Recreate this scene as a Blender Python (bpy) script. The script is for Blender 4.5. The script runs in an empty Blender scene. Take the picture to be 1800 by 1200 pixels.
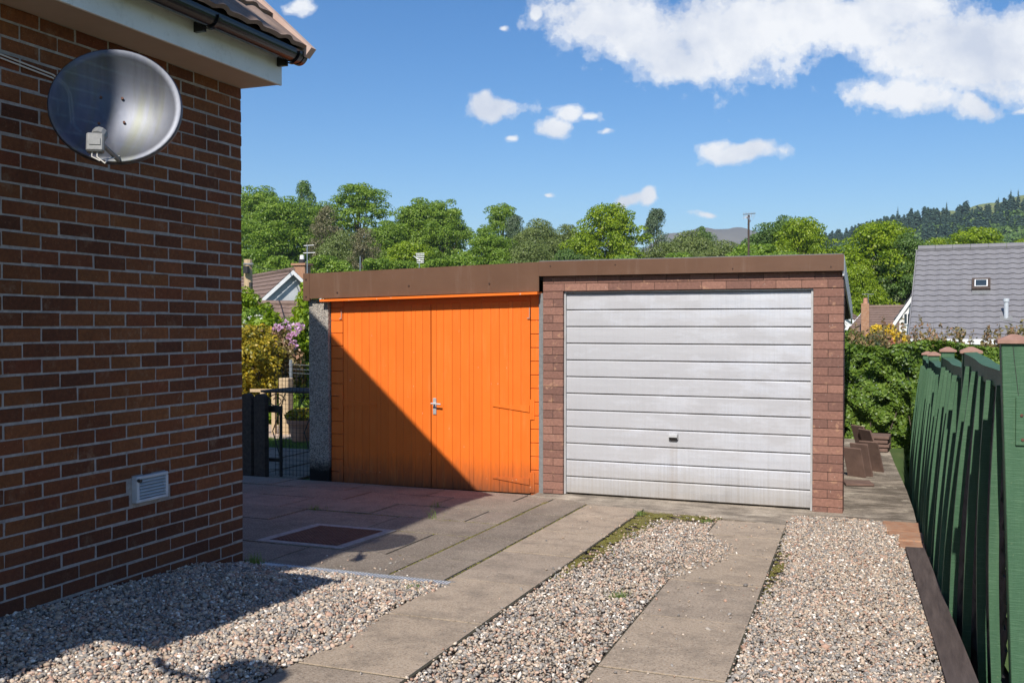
import bpy, bmesh, math, random
import numpy as np
from mathutils import Vector, Matrix
R = math.radians
C = bpy.context.scene.collection
SC = bpy.context.scene

# ------------------------------------------------------------ camera, world, sun
cam_d = bpy.data.cameras.new('camera'); cam = bpy.data.objects.new('camera', cam_d); C.objects.link(cam)
cam.location = (0, 0, 0)
cam.rotation_euler = (R(90 - 1.015), 0, R(21.5))
cam_d.sensor_width = 36; cam_d.lens = 35.0; cam_d.clip_start = 0.05; cam_d.clip_end = 6000
SC.camera = cam
SC.view_settings.view_transform = 'Standard'; SC.view_settings.look = 'None'
SC.view_settings.exposure = 0.3; SC.view_settings.gamma = 1.0
SUN = Vector((0.10, -1.09, 1.0))          # towards the sun
sun_el = math.atan2(SUN.z, math.hypot(SUN.x, SUN.y))
sl = bpy.data.lights.new('sun', 'SUN'); so = bpy.data.objects.new('sun', sl); C.objects.link(so)
so.rotation_euler = SUN.to_track_quat('Z', 'Y').to_euler()
sl.energy = 5.0; sl.angle = R(0.5); sl.color = (1.0, 0.94, 0.86)

YAW = R(21.5); PITCH = math.atan(31 / 1750)
FW = (-math.sin(YAW), math.cos(YAW)); RT = (math.cos(YAW), math.sin(YAW))
def at(px, py, Z):
    """world point at depth Z metres seen at photo position px,py (survey helper)"""
    u = (px - 900) / 1750; v = -(py - 600) / 1750
    h = math.cos(PITCH) + v * math.sin(PITCH); z = -math.sin(PITCH) + v * math.cos(PITCH)
    return Vector((Z * (RT[0] * u + FW[0] * h), Z * (RT[1] * u + FW[1] * h), Z * z))

class NT:
    """small node-tree helper"""
    def __init__(s, tree): s.t = tree; s.n = tree.nodes; s.l = tree.links
    def a(s, typ, ins=None, **kw):
        n = s.n.new(typ)
        for k, v in kw.items(): setattr(n, k, v)
        for k, v in (ins or {}).items():
            if isinstance(v, bpy.types.NodeSocket): s.l.new(v, n.inputs[k])
            else: n.inputs[k].default_value = v
        return n
    def math(s, op, a, b=0.0, c=0.0, clamp=False):
        n = s.n.new('ShaderNodeMath'); n.operation = op; n.use_clamp = clamp
        for i, v in enumerate((a, b, c)):
            if isinstance(v, bpy.types.NodeSocket): s.l.new(v, n.inputs[i])
            else: n.inputs[i].default_value = v
        return n.outputs[0]
    def vmath(s, op, a, b=(0, 0, 0)):
        n = s.n.new('ShaderNodeVectorMath'); n.operation = op
        for i, v in enumerate((a, b)):
            if isinstance(v, bpy.types.NodeSocket): s.l.new(v, n.inputs[i])
            else: n.inputs[i].default_value = v
        return n.outputs['Value'] if op in ('DOT_PRODUCT', 'LENGTH') else n.outputs[0]
    def noise(s, vec, scale, detail=4.0, rough=0.55, out='Fac', dim='3D'):
        n = s.a('ShaderNodeTexNoise', {'Scale': scale, 'Detail': detail, 'Roughness': rough}, noise_dimensions=dim)
        if vec is not None: s.l.new(vec, n.inputs['Vector'])
        return n.outputs[out]
    def ramp(s, fac, stops, interp='LINEAR'):
        n = s.n.new('ShaderNodeValToRGB'); s.l.new(fac, n.inputs[0]); n.color_ramp.interpolation = interp
        e = n.color_ramp.elements
        while len(e) < len(stops): e.new(0.5)
        for i, (p, c) in enumerate(stops):
            e[i].position = p; e[i].color = (c, c, c, 1) if isinstance(c, (int, float)) else (*c, 1)
        return n.outputs[0]
    def mix(s, fac, a, b, blend='MIX'):
        n = s.n.new('ShaderNodeMix'); n.data_type = 'RGBA'; n.blend_type = blend
        for i, v in ((0, fac), (6, a), (7, b)):
            if isinstance(v, bpy.types.NodeSocket): s.l.new(v, n.inputs[i])
            elif i == 0: n.inputs[i].default_value = v
            else: n.inputs[i].default_value = (*v, 1) if len(v) == 3 else v
        return n.outputs[2]

W = bpy.data.worlds.new('World'); SC.world = W; W.use_nodes = True
w = NT(W.node_tree); w.n.clear()
sky = w.a('ShaderNodeTexSky', sky_type='NISHITA')
sky.sun_disc = False; sky.sun_elevation = sun_el; sky.sun_rotation = R(172.6)
sky.altitude = 50; sky.air_density = 1.0; sky.dust_density = 0.35; sky.ozone_density = 3.2
gen = w.a('ShaderNodeTexCoord').outputs['Generated']
dx = w.vmath('DOT_PRODUCT', gen, (RT[0], RT[1], 0)); dz = w.vmath('DOT_PRODUCT', gen, (0, 0, 1))
dy = w.math('MAXIMUM', w.vmath('DOT_PRODUCT', gen, (FW[0], FW[1], 0)), 0.02)
uv = w.a('ShaderNodeCombineXYZ', {0: w.math('DIVIDE', dx, dy), 1: w.math('DIVIDE', dz, dy), 2: 0.0}).outputs[0]
wn = w.a('ShaderNodeTexNoise', {'Vector': uv, 'Scale': 9.0, 'Detail': 4.0, 'Roughness': 0.55})
wob = w.vmath('SCALE', w.vmath('SUBTRACT', wn.outputs['Color'], (0.5, 0.5, 0.5)))
wob.node.inputs['Scale'].default_value = 0.055
uvw = w.vmath('ADD', uv, wob)
CL = [(1075, 30, 115, 58), (1020, 50, 62, 34), (1150, 75, 95, 40), (1200, 110, 75, 32), (1290, 60, 150, 74), (1400, 45, 150, 62),
      (1490, 60, 130, 50), (1560, 20, 130, 45), (1700, 70, 190, 55), (1640, 110, 130, 45), (1590, 175, 105, 26), (1715, 180, 62, 32),
      (1760, 100, 130, 60), (1790, 180, 40, 14), (880, 196, 62, 23), (850, 190, 30, 22), (972, 225, 38, 24), (992, 200, 32, 22), (1030, 203, 42, 14),
      (1058, 231, 24, 12), (1262, 259, 46, 26), (1310, 270, 66, 17), (1100, 362, 40, 15), (1129, 357, 20, 19), (1240, 376, 50, 10),
      (967, 345, 22, 8), (527, 6, 40, 22), (948, 20, 22, 22), (882, 58, 20, 14), (905, 242, 22, 9), (1315, 378, 22, 6)]
fld = None
for (cx, cy, rx, ry) in CL:
    c = ((cx - 900) / 1750, (569 - cy) / 1750, 0)
    rs_ = 1.32 if rx > 62 else .94
    q = w.vmath('MULTIPLY', w.vmath('SUBTRACT', uvw, c), (1750 / rx / rs_, 1750 / ry / rs_, 0))
    f = w.math('SUBTRACT', 1.0 if ry > 14 else .62, w.vmath('LENGTH', q))
    fld = f if fld is None else w.math('SMOOTH_MAX', fld, f, 0.25)
n1 = w.noise(uv, 26.0, 7.0, 0.62)
n2 = w.noise(w.vmath('ADD', uv, (3.1, 0.7, 0.2)), 8.0, 5.0, 0.55)
n3 = w.noise(uv, 85.0, 5.0, 0.6)
dens = w.math('ADD', fld, w.math('ADD', w.math('MULTIPLY', w.math('SUBTRACT', n1, 0.5), 1.9), w.math('MULTIPLY', w.math('SUBTRACT', n3, 0.5), 1.3)))
dens = w.math('ADD', dens, w.math('MULTIPLY', w.math('MAXIMUM', fld, 0.0), 0.8))
mask = w.ramp(dens, [(0.0, 0.0), (0.35, 0.33), (0.7, 0.8), (1.0, 0.97)], 'EASE')
front = w.math('GREATER_THAN', w.vmath('DOT_PRODUCT', gen, (FW[0], FW[1], 0)), 0.1)
mask = w.math('MULTIPLY', mask, front)
# brightness of the cloud: thick lower / inner parts are greyer
ccol = w.ramp(w.math('ADD', w.math('MULTIPLY', n2, 0.9), w.math('MULTIPLY', n1, 0.35)),
              [(0.46, (0.66, 0.71, 0.82)), (0.70, (0.97, 0.98, 1.0))])
sk = w.a('ShaderNodeHueSaturation', {'Hue': 0.506, 'Saturation': 1.3, 'Value': 1.0, 'Color': sky.outputs[0]}).outputs[0]
SKY = 0.105
skc = w.vmath('SCALE', sk); skc.node.inputs['Scale'].default_value = SKY
ccs = w.vmath('SCALE', ccol); ccs.node.inputs['Scale'].default_value = 0.86
bg = w.a('ShaderNodeBackground', {'Color': w.mix(mask, skc, ccs), 'Strength': 1.0})
w.l.new(bg.outputs[0], w.a('ShaderNodeOutputWorld').inputs[0])
W.cycles.sampling_method = 'MANUAL'; W.cycles.sample_map_resolution = 512

# ------------------------------------------------------------ materials
def mat(name, build):
    m = bpy.data.materials.new(name); m.use_nodes = True
    k = NT(m.node_tree); k.n.clear()
    out = k.a('ShaderNodeOutputMaterial')
    tc = k.a('ShaderNodeTexCoord').outputs['Object']
    isl = k.a('ShaderNodeNewGeometry').outputs['Random Per Island']
    sh = build(k, tc, isl)
    k.l.new(sh, out.inputs[0]); return m
def bsdf(k, col, rough=0.8, metal=0.0, bump=None, bstr=0.3, bdist=0.01, spec=0.5, coat=0.0, alpha=None):
    ins = {'Base Color': col if isinstance(col, bpy.types.NodeSocket) else (*col, 1), 'Roughness': rough, 'Metallic': metal,
           'Specular IOR Level': spec, 'Coat Weight': coat}
    if alpha is not None: ins['Alpha'] = alpha
    n = k.a('ShaderNodeBsdfPrincipled', ins)
    if bump is not None:
        b = k.a('ShaderNodeBump', {'Strength': bstr, 'Distance': bdist, 'Height': bump}); k.l.new(b.outputs[0], n.inputs['Normal'])
    return n.outputs[0]
def noisy(name, c1, c2, scale=8, rough=0.85, bs=60, bstr=0.3, bdist=0.004, isl_amt=0.0, c3=None, metal=0.0, spec=0.4):
    def b(k, tc, isl):
        n = k.noise(tc, scale, 6, 0.6)
        col = k.ramp(n, [(0.3, c1), (0.7, c2)])
        if c3 is not None: col = k.mix(k.ramp(k.noise(tc, scale * 3.1, 5, 0.65), [(0.55, 0.0), (0.7, 0.8)]), col, c3)
        if isl_amt: col = k.mix(1.0, col, k.ramp(isl, [(0, 1 - isl_amt), (1, 1 + isl_amt)]), 'MULTIPLY')
        return bsdf(k, col, rough, metal, k.noise(tc, bs, 5, 0.7), bstr, bdist, spec)
    return mat(name, b)
def plain(name, c, rough=0.5, metal=0.0, spec=0.5): return mat(name, lambda k, tc, isl: bsdf(k, c, rough, metal, None, spec=spec))

def m_brick(k, tc, isl):
    n = k.noise(tc, 45, 6, 0.65)
    st = k.vmath('MULTIPLY', tc, (1, 60, 160))
    sn = k.noise(st, 1.0, 5, 0.75)
    base = k.ramp(isl, [(0.0, (0.075, 0.030, 0.015)), (0.2, (0.115, 0.045, 0.020)), (0.4, (0.135, 0.054, 0.022)), (0.6, (0.155, 0.068, 0.025)),
                        (0.78, (0.125, 0.042, 0.020)), (0.92, (0.165, 0.070, 0.028)), (1.0, (0.175, 0.070, 0.03))])
    col = k.mix(1.0, base, k.ramp(n, [(0.3, 0.7), (0.7, 1.25)]), 'MULTIPLY')
    col = k.mix(k.ramp(k.noise(tc, 130, 3, 0.6), [(0.66, 0.0), (0.72, 0.55)]), col, (0.35, 0.28, 0.22))
    col = k.mix(1.0, col, k.ramp(k.noise(tc, 1.6, 5, 0.65), [(0.3, 0.72), (0.7, 1.22)]), 'MULTIPLY')
    col = k.mix(k.ramp(k.noise(tc, 8, 6, 0.75), [(0.56, 0.0), (0.72, 0.32)]), col, (0.33, 0.27, 0.22))
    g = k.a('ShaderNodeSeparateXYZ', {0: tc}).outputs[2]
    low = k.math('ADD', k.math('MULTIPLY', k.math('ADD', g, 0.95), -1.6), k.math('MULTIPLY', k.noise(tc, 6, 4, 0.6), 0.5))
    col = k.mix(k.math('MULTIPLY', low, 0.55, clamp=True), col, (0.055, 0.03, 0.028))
    h = k.math('ADD', k.math('MULTIPLY', sn, 0.8), k.math('MULTIPLY', n, 0.6))
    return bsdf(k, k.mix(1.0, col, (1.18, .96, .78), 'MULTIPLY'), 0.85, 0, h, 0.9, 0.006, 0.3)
def m_block(k, tc, isl):
    n = k.noise(tc, 40, 6, 0.7)
    base = k.ramp(isl, [(0.0, (0.17, 0.083, 0.062)), (0.5, (0.225, 0.105, 0.075)), (1.0, (0.28, 0.135, 0.095))])
    col = k.mix(1.0, base, k.ramp(n, [(0.3, 0.75), (0.7, 1.2)]), 'MULTIPLY')
    sp = k.ramp(k.noise(tc, 14, 4, 0.6), [(0.60, 0.0), (0.68, 0.6)])
    col = k.mix(sp, col, (0.42, 0.22, 0.13))
    sp2 = k.ramp(k.noise(k.vmath('MULTIPLY', tc, (1, 1, 0.5)), 60, 3, 0.6), [(0.69, 0.0), (0.73, 0.75)])
    col = k.mix(sp2, col, (0.55, 0.48, 0.40))
    return bsdf(k, k.mix(1.0, col, (1.04, 1.14, 1.20), 'MULTIPLY'), 0.9, 0, n, 0.5, 0.004, 0.25)
def m_orange(k, tc, isl):
    n = k.noise(tc, 3, 4, 0.6)
    col = k.ramp(n, [(0.3, (0.74, 0.152, 0.015)), (0.7, (0.80, 0.170, 0.019))])
    col = k.mix(1.0, col, k.ramp(isl, [(0, 0.95), (1, 1.03)]), 'MULTIPLY')
    z = k.a('ShaderNodeSeparateXYZ', {0: tc}).outputs[2]
    st = k.noise(k.vmath('MULTIPLY', tc, (30, 30, 5)), 1.0, 4, 0.6)
    dirt = k.math('MULTIPLY', k.math('ADD', k.math('MULTIPLY', k.math('ADD', z, 1.50), -4.0), k.math('MULTIPLY', st, 1.1)), 0.6, clamp=True)
    col = k.mix(dirt, col, (0.10, 0.05, 0.03))
    col = k.mix(k.ramp(k.noise(k.vmath('MULTIPLY', tc, (22, 22, 2.2)), 1.0, 5, 0.7), [(0.55, 0.0), (0.85, 0.35)]), col, (0.80, 0.30, 0.09))
    chips = k.ramp(k.noise(k.vmath('MULTIPLY', tc, (1, 1, 0.45)), 42, 3, 0.5), [(0.725, 0.0), (0.745, 0.8)])
    col = k.mix(chips, col, (0.75, 0.55, 0.42))
    return bsdf(k, col, 0.42, 0, k.noise(k.vmath('MULTIPLY', tc, (60, 60, 4)), 1, 4, 0.6), 0.12, 0.002, 0.45)
def m_alu(k, tc, isl):
    hs = k.noise(k.vmath('MULTIPLY', tc, (2.4, 1, 6.5)), 1.0, 6, 0.62)
    vs = k.noise(k.vmath('MULTIPLY', tc, (55, 1, 1.4)), 1.0, 4, 0.6)
    s3 = k.a('ShaderNodeSeparateXYZ', {0: tc}); x = s3.outputs[0]; z = s3.outputs[2]
    right = k.ramp(x, [(0.0, 0.0), (1.0, 1.0)])  # placeholder 0..1 across the leaf, see mapping below
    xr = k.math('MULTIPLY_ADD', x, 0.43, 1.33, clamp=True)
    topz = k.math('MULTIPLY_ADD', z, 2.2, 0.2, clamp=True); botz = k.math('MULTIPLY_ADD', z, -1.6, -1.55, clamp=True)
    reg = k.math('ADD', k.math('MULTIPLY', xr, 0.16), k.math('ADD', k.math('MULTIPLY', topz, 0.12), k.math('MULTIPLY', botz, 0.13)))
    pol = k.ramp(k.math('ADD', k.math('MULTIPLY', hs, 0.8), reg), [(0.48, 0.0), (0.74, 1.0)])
    col = k.mix(pol, (0.445, 0.445, 0.46), (0.69, 0.71, 0.76))  # sheen painted into the colour: blue-white patches, stronger right, top and bottom
    col = k.mix(k.ramp(vs, [(0.45, 0.0), (0.8, 0.3)]), col, (0.38, 0.37, 0.37))
    lowz = k.math('MULTIPLY_ADD', z, -3.2, -4.75)
    grime = k.math('MULTIPLY', k.math('ADD', lowz, k.math('MULTIPLY', vs, 0.9)), 0.6, clamp=True)
    col = k.mix(grime, col, (0.33, 0.29, 0.23))
    # brown run-off under the handle
    run = k.math('MULTIPLY', k.math('LESS_THAN', k.math('ABSOLUTE', k.math('ADD', x, 2.01)), 0.035), k.math('LESS_THAN', z, -1.13))
    col = k.mix(k.math('MULTIPLY', run, k.math('MULTIPLY', vs, 0.28)), col, (0.28, 0.2, 0.13))
    met = k.math('MULTIPLY_ADD', pol, 0.3, 0.2)
    ro = k.math('MULTIPLY_ADD', pol, -0.28, 0.62)
    n = k.a('ShaderNodeBsdfPrincipled', {'Base Color': col, 'Roughness': ro, 'Metallic': met})
    h = k.math('ADD', k.math('MULTIPLY', k.noise(k.vmath('MULTIPLY', tc, (1.5, 1, 5)), 1, 3, 0.5), 1.0), k.math('MULTIPLY', k.noise(tc, 120, 3, 0.6), 0.05))
    b = k.a('ShaderNodeBump', {'Strength': 0.35, 'Distance': 0.015, 'Height': h}); k.l.new(b.outputs[0], n.inputs['Normal'])
    return n.outputs[0]
def m_slab(c1, c2, tint, moss=0.0, old=0.0):
    def b(k, tc, isl):
        n = k.noise(tc, 2.2, 6, 0.6); sp = k.noise(tc, 85, 3, 0.8)
        col = k.ramp(n, [(0.3, c1), (0.7, c2)])
        col = k.mix(1.0, col, k.ramp(isl, [(0, 0.8), (1, 1.14)]), 'MULTIPLY')
        col = k.mix(k.ramp(isl, [(0.55, 0.0), (0.9, 0.6)]), col, tint)
        col = k.mix(k.ramp(sp, [(0.52, 0.0), (0.66, 0.6)]), col, (0.46, 0.43, 0.39))
        col = k.mix(k.ramp(sp, [(0.34, 0.75), (0.46, 0.0)]), col, (0.07, 0.065, 0.06))
        col = k.mix(k.ramp(k.noise(tc, 5, 6, 0.75), [(0.47, 0.0), (0.72, 0.6)]), col, (0.12, 0.108, 0.095))
        col = k.mix(k.ramp(k.noise(tc, 23, 3, 0.6), [(0.70, 0.0), (0.74, 0.6)]), col, (0.42, 0.40, 0.36))
        if old:
            st = k.noise(k.vmath('MULTIPLY', tc, (2.0, 5.5, 2.0)), 1.3, 7, 0.75)
            col = k.mix(k.ramp(st, [(0.42, old), (0.56, 0.0)]), col, (0.07, 0.06, 0.05))
            col = k.mix(k.ramp(k.noise(tc, 3.1, 6, 0.75), [(0.56, 0.0), (0.68, old)]), col, (0.52, 0.49, 0.43))
        if moss: col = k.mix(k.ramp(k.noise(tc, 5.5, 6, 0.7), [(0.58, 0.0), (0.75, moss)]), col, (0.09, 0.085, 0.035))
        col = k.mix(1.0, col, (1.06, 0.99, 0.90), 'MULTIPLY')
        return bsdf(k, col, 0.92, 0, k.math('ADD', sp, n), 0.9, 0.006, 0.25)
    return b
def m_gravel(k, tc, isl):
    col = k.ramp(isl, [(0.0, (0.17, 0.165, 0.165)), (0.10, (0.37, 0.325, 0.275)), (0.24, (0.25, 0.245, 0.24)), (0.36, (0.44, 0.36, 0.29)), (0.48, (0.34, 0.32, 0.30)),
                       (0.58, (0.46, 0.35, 0.29)), (0.68, (0.27, 0.265, 0.265)), (0.77, (0.52, 0.46, 0.40)), (0.86, (0.40, 0.27, 0.215)), (0.91, (0.30, 0.20, 0.16)), (0.94, (0.72, 0.70, 0.67))], 'CONSTANT')
    col = k.mix(1.0, col, k.ramp(k.noise(tc, 90, 4, 0.6), [(0.3, (0.86, 0.80, 0.72)), (0.7, (1.28, 1.22, 1.13))]), 'MULTIPLY')
    return bsdf(k, col, 0.8, 0, k.noise(tc, 300, 3, 0.6), 0.3, 0.002, 0.3)
def m_leaf(c1, c2, c3, tr=0.35, big=0.9):
    def b(k, tc, isl):
        n = k.noise(tc, big, 4, 0.6)
        col = k.ramp(k.math('ADD', k.math('MULTIPLY', isl, 0.55), k.math('MULTIPLY', n, 0.6)), [(0.2, c1), (0.55, c2), (0.92, c3)])
        d = k.a('ShaderNodeBsdfPrincipled', {'Base Color': col, 'Roughness': 0.45, 'Specular IOR Level': 0.35})
        t = k.a('ShaderNodeBsdfTranslucent', {'Color': k.mix(1.0, col, (1.5, 1.6, 0.7), 'MULTIPLY')})
        mx = k.a('ShaderNodeMixShader', {0: tr, 1: d.outputs[0], 2: t.outputs[0]})
        return mx.outputs[0]
    return b
def m_green(k, tc, isl):
    n = k.noise(k.vmath('MULTIPLY', tc, (14, 14, 1.5)), 1.0, 6, 0.7)
    col = k.ramp(n, [(0.2, (0.032, 0.088, 0.046)), (0.8, (0.068, 0.145, 0.074))])
    col = k.mix(1.0, col, k.ramp(isl, [(0, 0.85), (1, 1.15)]), 'MULTIPLY')
    col = k.mix(k.ramp(k.noise(tc, 30, 4, 0.6), [(0.68, 0.0), (0.74, 0.6)]), col, (0.16, 0.21, 0.11))
    saw = k.noise(k.vmath('MULTIPLY', tc, (12, 12, 170)), 1, 3, 0.7)
    col = k.mix(k.ramp(saw, [(0.55, 0.0), (0.75, 0.5)]), col, (0.13, 0.22, 0.13))
    col = k.mix(k.ramp(k.noise(k.vmath('MULTIPLY', tc, (70, 70, 2.2)), 1, 4, 0.7), [(0.66, 0.0), (0.72, 0.7)]), col, (0.025, 0.05, 0.03))
    h = k.math('ADD', saw, k.math('MULTIPLY', n, 2.0))
    return bsdf(k, col, 0.62, 0, h, 0.5, 0.005, 0.35)
def m_timber(c1, c2):
    def b(k, tc, isl):
        n = k.noise(k.vmath('MULTIPLY', tc, (30, 2, 30)), 1.0, 6, 0.7)
        col = k.ramp(n, [(0.3, c1), (0.7, c2)])
        col = k.mix(1.0, col, k.ramp(isl, [(0, 0.8), (1, 1.2)]), 'MULTIPLY')
        return bsdf(k, col, 0.85, 0, n, 0.6, 0.008, 0.25)
    return b
def m_dish(k, tc, isl):
    v = k.noise(k.vmath('MULTIPLY', tc, (9, 9, 1.1)), 1.0, 5, 0.6)
    col = k.ramp(v, [(0.3, (0.17, 0.17, 0.175)), (0.5, (0.26, 0.26, 0.26)), (0.75, (0.21, 0.22, 0.24))])
    x = k.a('ShaderNodeSeparateXYZ', {0: tc}).outputs[0]
    st = k.ramp(k.noise(k.vmath('MULTIPLY', tc, (14, 1, 1.2)), 1.0, 4, 0.55), [(0.50, 0.0), (0.66, 0.5)])
    col = k.mix(st, col, (0.22, 0.22, 0.10))
    col = k.mix(1.0, col, (0.44, 0.47, 0.55), 'MULTIPLY')
    p = k.a('ShaderNodeBsdfPrincipled', {'Base Color': col, 'Roughness': k.math('MULTIPLY_ADD', v, 0.12, 0.43), 'Metallic': 0.92})
    t = k.a('ShaderNodeBsdfTransparent')
    return k.a('ShaderNodeMixShader', {0: 0.18, 1: p.outputs[0], 2: t.outputs[0]}).outputs[0]
def m_pebbledash(k, tc, isl):
    v = k.a('ShaderNodeTexVoronoi', {'Scale': 130.0}); k.l.new(tc, v.inputs['Vector'])
    s = k.a('ShaderNodeSeparateColor', {0: v.outputs['Color']}).outputs[0]
    col = k.ramp(s, [(0.0, (0.10, 0.095, 0.095)), (0.35, (0.26, 0.235, 0.21)), (0.7, (0.42, 0.37, 0.31)), (1.0, (0.52, 0.49, 0.44))])
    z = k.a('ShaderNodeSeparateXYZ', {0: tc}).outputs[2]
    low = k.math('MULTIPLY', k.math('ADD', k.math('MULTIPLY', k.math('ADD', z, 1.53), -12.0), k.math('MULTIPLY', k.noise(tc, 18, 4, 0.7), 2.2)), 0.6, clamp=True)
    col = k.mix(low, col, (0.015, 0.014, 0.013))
    return bsdf(k, col, 0.9, 0, k.math('SUBTRACT', 1.0, v.outputs['Distance']), 0.8, 0.006, 0.25)
def m_roofgrey(c1, c2):
    def b(k, tc, isl):
        n = k.noise(tc, 3.5, 5, 0.7)
        col = k.ramp(n, [(0.3, c1), (0.7, c2)])
        col = k.mix(k.ramp(k.noise(tc, 60, 3, 0.6), [(0.68, 0.0), (0.72, 0.7)]), col, tuple(min(1, c * 2.2) for c in c2))
        return bsdf(k, col, 0.85, 0, k.noise(tc, 90, 4, 0.6), 0.3, 0.004, 0.3)
    return b
M = {}
M['brick'] = mat('house brick', m_brick)
M['mortar'] = noisy('mortar', (0.25, 0.23, 0.215), (0.42, 0.39, 0.365), 22, 0.95, 120, 0.9, 0.006, c3=(0.20, 0.17, 0.15))
M['block'] = mat('garage brick', m_block)
M['dark_mortar'] = noisy('dark joint', (0.06, 0.035, 0.028), (0.11, 0.07, 0.055), 20, 0.95)
M['orange'] = mat('orange paint', m_orange)
M['alu'] = mat('weathered aluminium', m_alu)
M['alu_frame'] = noisy('aluminium frame', (0.48, 0.48, 0.47), (0.6, 0.6, 0.6), 8, 0.45, 50, 0.1, 0.001, metal=0.5)
M['fascia'] = noisy('brown fascia', (0.130, 0.068, 0.042), (0.150, 0.080, 0.050), 2.5, 0.42, 60, 0.05, 0.001, c3=(0.165, 0.095, 0.065))
def m_fascia(k, tc, isl):
    n = k.noise(tc, 2.5, 5, 0.6); st = k.noise(k.vmath('MULTIPLY', tc, (16, 16, 1.3)), 1.0, 5, 0.7)
    col = k.ramp(n, [(0.3, (0.118, 0.062, 0.037)), (0.7, (0.145, 0.078, 0.048))])
    col = k.mix(k.ramp(st, [(0.55, 0.0), (0.8, 0.55)]), col, (0.20, 0.13, 0.095))
    col = k.mix(k.ramp(k.noise(k.vmath('MULTIPLY', tc, (48, 48, 2.5)), 1.0, 4, 0.6), [(0.72, 0.0), (0.78, 0.45)]), col, (0.33, 0.27, 0.23))
    z = k.a('ShaderNodeSeparateXYZ', {0: tc}).outputs[2]
    return bsdf(k, col, 0.4, 0, k.noise(k.vmath('MULTIPLY', tc, (3, 3, 8)), 1, 3, 0.5), 0.25, 0.01, 0.4)
M['fascia'] = mat('brown fascia sheet', m_fascia)
M['screw'] = plain('dark screw', (0.05, 0.025, 0.018), 0.5)
M['slab'] = mat('concrete slab', m_slab((0.31, 0.262, 0.215), (0.41, 0.350, 0.290), (0.36, 0.30, 0.235)))
M['patio'] = mat('patio slab', m_slab((0.185, 0.162, 0.140), (0.285, 0.252, 0.215), (0.235, 0.192, 0.17), 0.5))
M['apron'] = mat('old concrete', m_slab((0.28, 0.255, 0.22), (0.44, 0.40, 0.35), (0.30, 0.27, 0.23), 0.0, 0.55))
M['ledge'] = mat('stained concrete', m_slab((0.16, 0.145, 0.125), (0.42, 0.38, 0.33), (0.25, 0.22, 0.19), 0.0, 0.8))
M['gravel'] = mat('gravel stone', m_gravel)
M['dirt'] = noisy('dirt', (0.13, 0.10, 0.075), (0.22, 0.175, 0.135), 7, 0.95, 70, 0.9, 0.012, c3=(0.16, 0.14, 0.12))
M['dark_soil'] = noisy('dark soil', (0.035, 0.032, 0.02), (0.075, 0.068, 0.04), 12, 0.95)
M['moss'] = mat('moss', m_leaf((0.09, 0.065, 0.025), (0.15, 0.13, 0.03), (0.22, 0.22, 0.04), 0.1, 7.0))
M['grass'] = mat('grass blade', m_leaf((0.06, 0.10, 0.015), (0.11, 0.19, 0.03), (0.2, 0.28, 0.06), 0.3, 3.0))
M['white'] = noisy('white paint', (0.70, 0.70, 0.68), (0.78, 0.78, 0.77), 4, 0.45, 40, 0.05, 0.001, c3=(0.6, 0.6, 0.58))
M['soffit'] = noisy('cream soffit', (0.42, 0.33, 0.26), (0.47, 0.37, 0.30), 4, 0.6, 40, 0.1, 0.001)
M['gutter'] = plain('black gutter', (0.012, 0.012, 0.014), 0.22)
M['rooftile'] = mat('brown roof tile', m_roofgrey((0.15, 0.105, 0.085), (0.26, 0.19, 0.155)))
M['roofgrey'] = mat('grey roof tile', m_roofgrey((0.17, 0.165, 0.175), (0.215, 0.21, 0.22)))
M['roofbrown'] = mat('far brown roof tile', m_roofgrey((0.17, 0.115, 0.09), (0.225, 0.155, 0.125)))
M['render'] = noisy('white render', (0.62, 0.62, 0.60), (0.72, 0.72, 0.71), 2, 0.9, 60, 0.4, 0.005)
M['greyrender'] = noisy('grey render', (0.40, 0.42, 0.43), (0.52, 0.54, 0.55), 2, 0.9, 60, 0.4, 0.005)
M['pinkmortar'] = noisy('verge mortar', (0.42, 0.29, 0.24), (0.52, 0.40, 0.34), 6, 0.9)
M['glass'] = plain('window glass', (0.03, 0.045, 0.06), 0.06)
M['dish'] = mat('perforated dish', m_dish)
M['lnb'] = noisy('grey plastic', (0.15, 0.155, 0.155), (0.22, 0.22, 0.215), 30, 0.5)
M['cable'] = plain('white cable', (0.55, 0.52, 0.47), 0.5)
M['steel'] = noisy('galvanised steel', (0.40, 0.41, 0.42), (0.52, 0.53, 0.54), 20, 0.35, 60, 0.1, 0.001, metal=0.8)
M['chrome'] = plain('chrome', (0.75, 0.76, 0.78), 0.15, 1.0)
M['darkmetal'] = plain('dark metal', (0.025, 0.023, 0.022), 0.5)
M['rust'] = noisy('rusty iron', (0.10, 0.045, 0.03), (0.17, 0.08, 0.055), 14, 0.85, 60, 0.5, 0.004, c3=(0.07, 0.04, 0.035))
M['vent'] = noisy('vent grey', (0.40, 0.43, 0.46), (0.52, 0.55, 0.58), 10, 0.55, 40, 0.1, 0.001)
M['green'] = mat('green stain', m_green)
M['blackboard'] = mat('black board', m_timber((0.016, 0.014, 0.014), (0.045, 0.04, 0.038)))
M['darkwood'] = mat('dark weathered wood', m_timber((0.045, 0.032, 0.027), (0.10, 0.075, 0.062)))
M['sleeper'] = mat('timber edging', m_timber((0.05, 0.038, 0.034), (0.11, 0.085, 0.075)))
M['palewood'] = mat('pale wood', m_timber((0.38, 0.27, 0.16), (0.52, 0.39, 0.24)))
M['copper'] = noisy('copper brown cap', (0.27, 0.15, 0.11), (0.36, 0.21, 0.16), 25, 0.7)
M['pebbledash'] = mat('pebbledash', m_pebbledash)
M['felt'] = noisy('roofing felt', (0.06, 0.06, 0.06), (0.10, 0.10, 0.10), 10, 0.95)
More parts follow.
